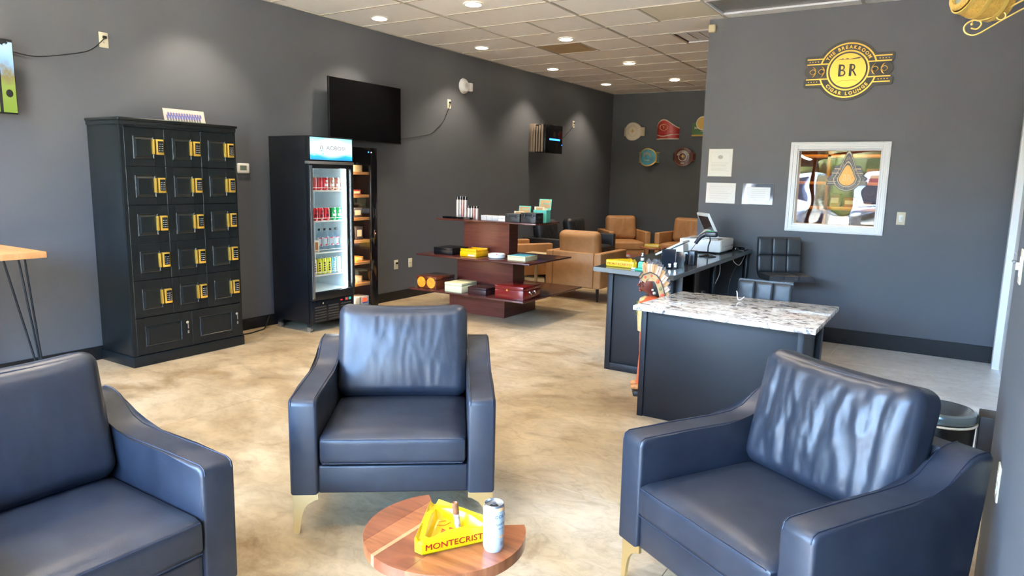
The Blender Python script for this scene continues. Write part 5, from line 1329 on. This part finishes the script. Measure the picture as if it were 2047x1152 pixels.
for s in (-1, 1):
    for z, xi in ((.113, .213), (.067, .165), (-.067, .165), (-.113, .213)):
        G.box(min(s*xi, s*.350), -FZ-.0034, z-.005, max(s*xi, s*.350), -FZ, z+.005)
    for z in (.090, -.090):
        for q in range(4): G.cyl((s*(.255+.024*q), -FZ, z), (s*(.255+.024*q), -FZ-.003, z), .0048, seg=8)
    for q in range(2):
        cx_ = s*(.222+.075*q)
        # pointed bud outline plus two leaves
        w_ = .020; pts = []
        for i in range(13):
            u = i/12; pts.append((cx_+(-.026+.052*u), .022*math.sin(PI*u)**.8))
        G.tube([(p[0], -FZ-.002, p[1]) for p in pts]+[(p[0], -FZ-.002, -p[1]) for p in pts[::-1]], .0028, 4, close=True)
        for zz_ in (1, -1):
            G.tube([(cx_-s*.030, -FZ-.002, zz_*.005), (cx_-s*.020, -FZ-.002, zz_*.022), (cx_-s*.012, -FZ-.002, zz_*.036), (cx_+s*.002, -FZ-.002, zz_*.048)], [.001, .0055, .005, .001], 5)
G.build('gold_lines', gleaf, sg, smooth=False)
G = MB().cyl((0, -FZ, 0), (0, -FZ-.004, 0), .150, seg=56)
G.build('gold_disc', gleaf, sg, smooth=False)
G = MB()
zf = FZ+.0042
for s_, sg_ in (('BR', 1),):
    G.text('B', .155, on_front(-.046, -zf, -.052), .0006, bold=0, xs=.82).text('R', .155, on_front(.045, -zf, -.052), .0006, xs=.82)
    for x, in ((-.078,), (.012,)):
        G.box(x, -zf-.0008, -.052, x+.021, -zf, .055)
    G.prism([(-.105, .092), (-.07, .099), (-.05, .107), (-.03, .099), (-.012, .108), (.01, .098), (.05, .104), (.085, .112), (.105, .108), (.09, .098), (.03, .094), (-.04, .097)], zf, zf+.0008, M=Mf)
    G.tube([(-.085, -zf-.0005, -.105), (-.04, -zf-.0005, -.088), (0, -zf-.0005, -.092), (.05, -zf-.0005, -.086), (.085, -zf-.0005, -.098)], .0014, 4)
G.build('monogram', plate_m, sg, smooth=False)
G = MB().arctext('THE BREAKROOM', .040, .205, R(90), Mf @ Matrix.Translation((0, 0, FZ+.001)), ext=.002, bold=.0012, total=R(122))
G.arctext('CIGAR LOUNGE', .040, .205, R(270), Mf @ Matrix.Translation((0, 0, FZ+.001)), ext=.002, bold=.0012, flip=True, total=R(108))
G.build('lettering', gleaf, sg, smooth=False)

# framed papers
def paper(x0, x1, z0, z1, label, cat, landscape=False, dark=False):
    t = thing('framed_notice' if dark else 'notice', label, cat, ((x0+x1)/2, YP, (z0+z1)/2))
    w_, h_ = x1-x0, z1-z0
    MB().box(-w_/2, -.008, -h_/2, w_/2, 0, h_/2, bev=.001).build('backing', mat('notice_edge', (.25, .22, .19), .5), t, smooth=False)
    pm = mat('paper_white', (.86, .86, .83), .5, coat=.4) if not dark else mat('dark_mat_glass', (.09, .10, .11), .04)
    MB().box(-w_/2+.003, -.0085, -h_/2+.003, w_/2-.003, -.008, h_/2-.003).build('sheet', pm, t, smooth=False)
    b = MB(); inkg = mat('notice_ink', (.50, .50, .49), .6)
    if dark:
        MB().box(-w_*.34, -.0092, -h_*.30, w_*.40, -.0085, h_*.32).build('certificate', mat('paper_white', (0, 0, 0)), t, smooth=False)
        for q in range(5): b.box(-w_*.2, -.0095, h_*.2-q*h_*.09, w_*.25, -.0092, h_*.2-q*h_*.09+.002)
    else:
        b.tube([(-w_*.38, -.009, h_*.38), (w_*.38, -.009, h_*.38), (w_*.38, -.009, 0), (-w_*.38, -.009, 0)], .0006, 4, close=True)
        b.sphere((0, -.0085, h_*.2), .02, sc=(1.3, .05, 1), seg=12) if not landscape else None
        for q in range(7 if not landscape else 6): b.box(-w_*.36, -.0092, (-.02-q*.045)*h_*1.0 if not landscape else h_*(.30-.11*q), w_*(.36-.06*(q % 3)), -.0086, ((-.02-q*.045)*h_*1.0 if not landscape else h_*(.30-.11*q))+.0016)
    b.build('text_lines', inkg, t, smooth=False)
paper(3.477, 3.722, 1.56, 1.84, 'white printed notice, topmost on the wall left of the window', 'notice')
paper(3.473, 3.775, 1.29, 1.50, 'white landscape licence sheet below the topmost notice', 'notice', landscape=True)
paper(3.838, 4.14, 1.29, 1.50, 'dark framed certificate right of the licence sheet', 'certificate', dark=True)
o = MB().box(-.035, -.055, -.035, .035, 0, .04, bev=.012, seg=3).build('motion_sensor', mat('aged_cream', (.72, .60, .38), .45), None, loc=(3.44, YP, 3.01)); tag(o, 'small cream motion sensor high on the wall corner by the ceiling', 'sensor')

# ------------------------------------------------------------------ cigar band plaques on the back wall
def plaque(x, z, label, r, bandh, mm, rim, bandm, deco, w_=.42, style='disc'):
    t = thing('band_plaque', label, 'plaque', (x, YB, z), 0, 'cigar band plaques on the back wall')
    Rr = w_/2
    def curved(y_in, h0, h1, th, m, name, a0=-70, a1=70, top=None, par=t, rr=Rr):
        b = bmesh.new(); rows = []; n_ = 24
        for i in range(n_+1):
            a = R(a0+(a1-a0)*i/n_); sx, cy_ = math.sin(a), math.cos(a)
            zt = top(sx) if top else h1; zb_ = h0(sx) if callable(h0) else h0
            row = []
            for rad, zq in ((rr, zb_), (rr+th, zb_), (rr+th, zt), (rr, zt)): row.append(b.verts.new((rad*sx, -(rad*cy_-Rr*math.cos(R(75)))*.62-.004, zq)))
            rows.append(row)
        for A, B in zip(rows, rows[1:]):
            for q in range(4): b.faces.new((A[q], A[(q+1) % 4], B[(q+1) % 4], B[q]))
        b.faces.new(rows[0]); b.faces.new(rows[-1][::-1]); bmesh.ops.recalc_face_normals(b, faces=b.faces)
        m_ = MB(); m_._add(b); return m_.build(name, m, par)
    face_y = -(Rr+.006-Rr*math.cos(R(75)))*.62-.004
    if style == 'disc':
        curved(0, -bandh/2, bandh/2, .004, rim, 'band_edge')
        curved(0, -bandh/2+.018, bandh/2-.018, .006, bandm, 'band')
        # curved medallion following the band
        def topf(sx, rr=r): q = max(0, 1-(sx*Rr/rr)**2); return rr*math.sqrt(q)
        aa = math.degrees(math.asin(min(.999, r/(Rr+.008))))
        lim = aa*.995
        curved(0, lambda s: -topf(s), 0, .012, rim, 'medallion_rim', -lim, lim, top=topf, rr=Rr)
        r2_ = r*.88; aa2 = math.degrees(math.asin(min(.999, r2_/(Rr+.01))))*.99
        f2 = lambda s: r2_*math.sqrt(max(0, 1-(s*Rr/r2_)**2))
        curved(0, lambda s: -f2(s), 0, .014, mm, 'medallion_face', -aa2, aa2, top=f2, rr=Rr)
    yb = -(Rr+.014-Rr*math.cos(R(75)))*.62-.006
    deco(t, yb, Rr)
    return t
def fleur(b, y, s, z=0, mi=0):
    b.prism([(0, s), (.25*s, .45*s), (.15*s, -.1*s), (-.15*s, -.1*s), (-.25*s, .45*s)], 0, .003, mi, on_front(0, y, z))
    for q in (-1, 1): b.prism([(q*.2*s, -.05*s), (q*.35*s, .35*s), (q*.65*s, .45*s), (q*.75*s, .1*s), (q*.5*s, 0), (q*.45*s, .15*s)], 0, .003, mi, on_front(0, y, z))
    b.box(-.45*s, y-.003, z-.2*s, .45*s, y, z-.08*s, mi=mi); b.prism([(-.12*s, -.2*s), (.12*s, -.2*s), (.2*s, -.5*s), (-.2*s, -.5*s)], 0, .003, mi, on_front(0, y, z))
pg_gold = mat('plaque_gold', (.62, .36, .08), .4, .3); pg_red = mat('plaque_faded_red', (.55, .20, .14), .5); pw = mat('plaque_cream', (.62, .52, .38), .5); pw2 = mat('plaque_ivory', (.70, .62, .48), .5)
def deco_cream(t, y, Rr):
    b = MB(); fleur(b, y-.001, .05); b.ring(.085, .088, 0, .002, M=on_front(0, y, 0)); b.build('fleur_emblem', pg_gold, t, smooth=False)
    b = MB().arctext('MONTECRISTO', .03, .105, R(90), on_front(0, y, 0), ext=.001, total=R(130)); b.build('lettering', pg_red, t, smooth=False)
plaque(.46, 2.40, 'cream cigar band plaque with a gold fleur emblem, leftmost of the upper row', .165, .155, pw2, pw, pw, deco_cream)
pr_red = mat('plaque_red', (.42, .03, .025), .4); 
def deco_red(t, y, Rr):
    n_ = 24
    def strip(zf, th, m, name, dep):
        b = bmesh.new(); rows = []
        for i in range(n_+1):
            a = R(-72+144*i/n_); sx, cy_ = math.sin(a), math.cos(a); z0_, z1_ = zf(i/n_)
            rows.append([b.verts.new((rad*sx, -(rad*cy_-Rr*math.cos(R(75)))*.62-.004, zq)) for rad, zq in ((Rr, z0_), (Rr+dep, z0_), (Rr+dep, z1_), (Rr, z1_))])
        for A, B in zip(rows, rows[1:]):
            for q in range(4): b.faces.new((A[q], A[(q+1) % 4], B[(q+1) % 4], B[q]))
        b.faces.new(rows[0]); b.faces.new(rows[-1][::-1]); bmesh.ops.recalc_face_normals(b, faces=b.faces)
        m_ = MB(); m_._add(b); return m_.build(name, m, t)
    tf_ = lambda u: .155*math.exp(-((u-.38)/.36)**2)+.02
    strip(lambda u: (-.16, tf_(u)), 0, pr_red, 'band', .010)
    strip(lambda u: (tf_(u)-.008, tf_(u)+.012), 0, pw2, 'top_edge', .014)
    strip(lambda u: (-.17, -.152), 0, pw2, 'bottom_edge', .014)
    strip(lambda u: (-.085-.035*math.exp(-((u-.38)/.25)**2), -.072-.035*math.exp(-((u-.38)/.25)**2)), 0, pw2, 'middle_line', .013)
    b = MB().ring(.062, .070, 0, .003, M=on_front(-.05, y, .045) @ Matrix.Diagonal((1.1, .85, 1, 1))).text('R', .06, on_front(-.05, y, .025), .002)
    b.arctext('ROMEO', .022, .045, R(90), on_front(-.05, y, .045), ext=.001)
    b.build('crest', mat('plaque_peach', (.75, .38, .18), .5), t, smooth=False)
t = plaque(1.115, 2.42, 'red cigar band plaque with white wavy lines, middle of the upper row', .1, .1, pr_red, pw2, pr_red, deco_red, style='free')
pgn = mat('plaque_green', (.06, .14, .05), .45)
def deco_green(t, y, Rr):
    MB().box(-.19, y+.02, -.16, .19, .0, .06, bev=.01).build('band', pgn, t)
    MB().box(-.19, y+.015, -.17, .19, y+.05, -.145, bev=.004).build('bottom_edge', pg_gold, t)
    MB().cyl((0, y+.045, .05), (0, y+.012, .05), .12, seg=36).ring(.10, .118, 0, .004, M=on_front(0, y+.012, .05), mi=1).build('crest', [pg_gold, pw2], t)
    b = MB().text('MACANUDO', .05, on_front(0, y+.019, -.045), .002, bold=.001).text('CAFE', .03, on_front(0, y+.019, -.095), .002); b.build('lettering', pw2, t, smooth=False)
plaque(1.77, 2.47, 'green cigar band plaque half hidden by the partition corner', .1, .1, pgn, pg_gold, pgn, deco_green, style='free')
pte = mat('plaque_teal', (.06, .26, .34), .45, var=.4, vscale=9)
def deco_teal(t, y, Rr):
    b = MB()
    for q, (dx, dz, r_) in enumerate([(-.05, .06, .03), (-.01, .075, .035), (.04, .06, .03), (.06, .03, .025), (-.07, .03, .025)]): b.sphere((dx, y+.002, dz), r_, sc=(1, .08, .8), seg=10)
    b.build('tree_motif', mat('motif_grey', (.26, .28, .24), .5), t)
    MB().text('COHIBA', .03, on_front(-.01, y, -.065), .001).build('lettering', pw2, t, smooth=False)
plaque(.775, 1.93, 'teal cigar band plaque with a gold rim, left of the lower row', .165, .19, pte, pg_gold, mat('plaque_slate', (.12, .2, .2), .5), deco_teal)
pbr = mat('plaque_brown', (.09, .022, .015), .35)
def deco_brown(t, y, Rr):
    b = MB().ring(.068, .078, 0, .003, M=on_front(0, y, 0)).arctext('MONTECRISTO', .038, .100, R(90), on_front(0, y, 0), ext=.001, bold=.001, total=R(150)).text('1935', .035, on_front(0, y, -.125), .001, bold=.001)
    b.build('lettering', pw2, t, smooth=False)
    b = MB(); fleur(b, y-.001, .048); b.build('fleur_emblem', pg_gold, t, smooth=False)
plaque(1.445, 1.94, 'dark brown cigar band plaque with a gold fleur emblem, right of the lower row', .165, .14, pbr, mat('plaque_copper', (.22, .08, .045), .4), pbr, deco_brown)

# ------------------------------------------------------------------ hanging barrel lamp on a gold scroll bracket, top right
bl = thing('barrel_lamp', 'small wooden barrel lantern on a gold scroll bracket, top right corner', 'lantern', (5.66, 2.95, 2.146))
bl.scale = (.92, .92, .92)
gold_w = mat('gold_stained_wood', (.42, .25, .05), .45, var=.3, vscale=30, stretch=(8, 8, 1)); gold_i = mat('gold_painted_iron', (.55, .37, .09), .4, .4)
ax = Vector((-.80, -.52, .22)).normalized()
Mb_ = Matrix.Translation((-.005, .0, .0)) @ ax.to_track_quat('Z', 'Y').to_matrix().to_4x4()
MB().lathe([(.060, -.10), (.070, -.06), (.074, -.02), (.0745, .0), (.074, .03), (.069, .055)], seg=28, M=Mb_).build('barrel', gold_w, bl)
for z, r in ((-.062, .0715), (.0, .0755), (.052, .0715)): MB().ring(r-.004, r+.0015, z-.007, z+.007, M=Mb_, seg=28).build('hoop', gold_i, bl)
MB().lathe([(.040, .058), (.060, .055), (.064, .064), (.060, .074), (.044, .074), (.040, .066)], seg=28, M=Mb_).build('front_rim', gold_w, bl)
MB().cyl((0, 0, .058), (0, 0, .062), .043, seg=24, M=None).build('lens', mat('frosted_lens', (.20, .22, .19), .3), bl).matrix_local = Mb_
MB().lathe([(0, -.101), (.059, -.101), (.059, -.096)], seg=20, M=Mb_).build('back_disc', mat('reddish_wood', (.32, .13, .04), .5), bl)
# scroll bracket rising to the right wall
def pxp(u, v): return Vector((u, 0, v))
def sm2(P):
    P = [Vector(p) for p in P]; out = []
    for i in range(len(P)-1):
        p0, p1, p2, p3 = P[max(i-1, 0)], P[i], P[i+1], P[min(i+2, len(P)-1)]
        for k in range(5):
            t_ = k/5; out.append(.5*((2*p1)+(-p0+p2)*t_+(2*p0-5*p1+4*p2-p3)*t_*t_+(-p0+3*p1-3*p2+p3)*t_**3))
    return out+[P[-1]]
b = MB()
L1 = [(-.018, -.118), (-.020, -.108), (-.004, -.113), (.006, -.108), (.012, -.096), (.004, -.084), (-.014, -.080), (-.032, -.088), (-.042, -.104), (-.036, -.122), (-.018, -.133), (.004, -.131), (.035, -.113), (.075, -.088), (.12, -.062), (.17, -.036), (.185, -.03)]
b.tube([pxp(*p) for p in sm2(L1[1:])], .0030, 8)
L2 = [(-.004, -.083), (.03, -.078), (.065, -.062), (.11, -.036), (.15, -.014), (.185, .0)]
b.tube([pxp(*p) for p in sm2(L2)], .0030, 8)
b.tube([(.070+.0135*math.cos(i*.2618), 0, -.0735+.0135*math.sin(i*.2618)) for i in range(24)], .0026, 6, close=True)
b.sphere((-.018, 0, -.094), .005, seg=8).cyl((-.018, 0, -.094), (-.016, 0, -.07), .0018)
b.build('scroll_bracket', gold_i, bl)
MB().cyl((.19, 0, -.05), (.19, 0, .02), .006).box(.184, -.03, -.07, .219, .03, .04, bev=.002).build('wall_mount', gold_i, bl)
b = MB()
for k in range(5): b.tube([(.055+.024*math.cos(i*.5236), .02+.003*k, .004+.018*math.sin(i*.5236)+.002*k) for i in range(12)], .0024, 6, close=True)
o = b.build('coiled_cable', white_pl, None, loc=(5.66, 2.97, 2.146)); tag(o, 'coil of white cable hanging behind the barrel lantern', 'cable')
# pilaster the lantern hangs from is the end of the right wall

# ------------------------------------------------------------------ round bin behind the right chair
t = thing('waste_bin', 'round black bin with a glossy lid behind the right armchair', 'bin', (5.70, 3.88, 0))
MB().lathe([(0, 0), (.125, 0), (.14, .02), (.15, .41)], seg=40).build('drum', black_sat, t)
MB().lathe([(.152, .395), (.156, .40), (.156, .425), (.150, .437), (.135, .442)], seg=40).build('rim', mat('pale_chrome_rim', (.14, .18, .19), .15, .5), t)
MB().lathe([(0, .442), (.12, .443), (.137, .440)], seg=40).build('lid', mat('grey_glass_lid', (.05, .055, .06), .12), t)
MB().tube([(.1535*math.cos(i*.2618), .1535*math.sin(i*.2618), .385) for i in range(24)], .006, 6, close=True).build('bag_edge', mat('bag_cream', (.65, .6, .5), .6), t)
o = MB().box(-.045, -.06, 0, .05, .09, .43, bev=.004).build('black_speaker_box', mat('black_brown_box', (.015, .011, .009), .5), None, loc=(5.905, 3.93, 0)); tag(o, 'narrow black box standing tight beside the round bin', 'box')

# ------------------------------------------------------------------ high table and stool at the left edge
t = thing('high_table', 'high table with a honey wooden top and black hairpin legs', 'table', (0, 0, 0))
MB().box(.02, .45, .962, .99, 2.04, 1.0, bev=.004).build('table_top', maple, t)
for (x, y, sx, sy) in ((.93, 1.97, 1, 1), (.93, .52, 1, -1), (.10, 1.97, -1, 1), (.10, .52, -1, -1)):
    b = MB(); ft = Vector((x+.02*sx, y+.03*sy, .006))
    for (ax_, ay_) in ((-.20*sx, 0), (-.06*sx, -.01*sy), (-.005*sx, -.14*sy)):
        b.tube([(x+ax_*.8, y+ay_, .962), (ft.x-.006*sx, ft.y, .03), (ft.x, ft.y, .006)], .0065, 8)
    b.box(x-.19 if sx > 0 else x-.02, y-.13 if sy > 0 else y-.01, .957, x+.02 if sx > 0 else x+.19, y+.01 if sy > 0 else y+.13, .962)
    b.build('leg', black_sat, t)
t = thing('bar_stool', 'bent orange wooden stool under the high table, only its edge in frame', 'stool', (.72, 1.40, 0))
ow = wood('orange_ply', (.55, .20, .05), (.66, .27, .07), (.75, .34, .10), (1, 1, 6), 3, .4, .3)
b = bmesh.new(); rows = []
for i in range(17):
    a = R(20+120*i/16-70)
    rows.append([b.verts.new((math.cos(a)*r, .18+math.sin(a)*r, z)) for z, r in ((.55, .19), (.62, .215), (.72, .225), (.82, .22), (.88, .205))])
for A, B in zip(rows, rows[1:]):
    for q in range(4): b.faces.new((A[q], A[q+1], B[q+1], B[q]))
bmesh.ops.solidify(b, geom=b.faces[:], thickness=.012); bmesh.ops.recalc_face_normals(b, faces=b.faces)
m_ = MB(); m_._add(b); m_.build('backrest', ow, t)
MB().lathe([(0, .56), (.19, .56), (.20, .575), (.19, .59), (0, .60)], c=(0, .18, 0), seg=30).build('seat', ow, t)
for sx in (-1, 1):
    for sy in (-1, 1): MB().tube([(.10*sx, .18+.10*sy, .56), (.17*sx, .18+.17*sy, 0)], .009, 8).build('leg', black_sat, t)

# shop-window emblem's reflection, painted on the interior window glass, drawn out to a teardrop
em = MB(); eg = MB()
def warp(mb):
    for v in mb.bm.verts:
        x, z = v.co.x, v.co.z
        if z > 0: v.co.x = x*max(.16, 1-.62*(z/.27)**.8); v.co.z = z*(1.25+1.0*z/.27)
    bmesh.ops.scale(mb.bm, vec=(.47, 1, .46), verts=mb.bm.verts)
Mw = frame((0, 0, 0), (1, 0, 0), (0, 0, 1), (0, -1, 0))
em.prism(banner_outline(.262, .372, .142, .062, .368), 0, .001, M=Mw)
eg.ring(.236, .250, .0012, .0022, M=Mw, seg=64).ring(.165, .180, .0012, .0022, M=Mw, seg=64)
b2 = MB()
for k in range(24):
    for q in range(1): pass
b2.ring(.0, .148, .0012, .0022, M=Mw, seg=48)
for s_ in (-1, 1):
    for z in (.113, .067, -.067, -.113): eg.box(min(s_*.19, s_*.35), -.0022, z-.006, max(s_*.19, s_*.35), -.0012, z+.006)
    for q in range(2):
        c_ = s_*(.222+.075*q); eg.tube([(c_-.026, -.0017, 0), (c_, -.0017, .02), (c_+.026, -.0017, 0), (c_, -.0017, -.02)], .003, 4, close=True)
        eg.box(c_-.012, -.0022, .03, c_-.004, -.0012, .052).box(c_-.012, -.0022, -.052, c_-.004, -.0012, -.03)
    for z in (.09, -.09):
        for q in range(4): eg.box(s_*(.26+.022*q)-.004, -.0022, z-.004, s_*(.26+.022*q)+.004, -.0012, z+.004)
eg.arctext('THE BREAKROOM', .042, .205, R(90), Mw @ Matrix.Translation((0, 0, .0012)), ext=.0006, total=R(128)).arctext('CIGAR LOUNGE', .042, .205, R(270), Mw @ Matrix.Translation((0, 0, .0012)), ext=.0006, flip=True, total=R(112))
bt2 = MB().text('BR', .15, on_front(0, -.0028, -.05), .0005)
dc = thing('painted_emblem_reflection', 'reflection of the gold lounge emblem, painted teardrop-shaped on the framed window glass', 'decal', (4.775, YP+.050, 1.565))
for mb_, nm, mt in ((em, 'reflected_plate', mat('reflection_black', (.006, .007, .012), .35)), (eg, 'reflected_lines', mat('reflection_cream', (.62, .50, .34), .4)), (b2, 'reflected_disc', mat('reflection_gold', (.95, .48, .06), .35)), (bt2, 'monogram', mat('reflection_pale', (1, .75, .3), .4))):
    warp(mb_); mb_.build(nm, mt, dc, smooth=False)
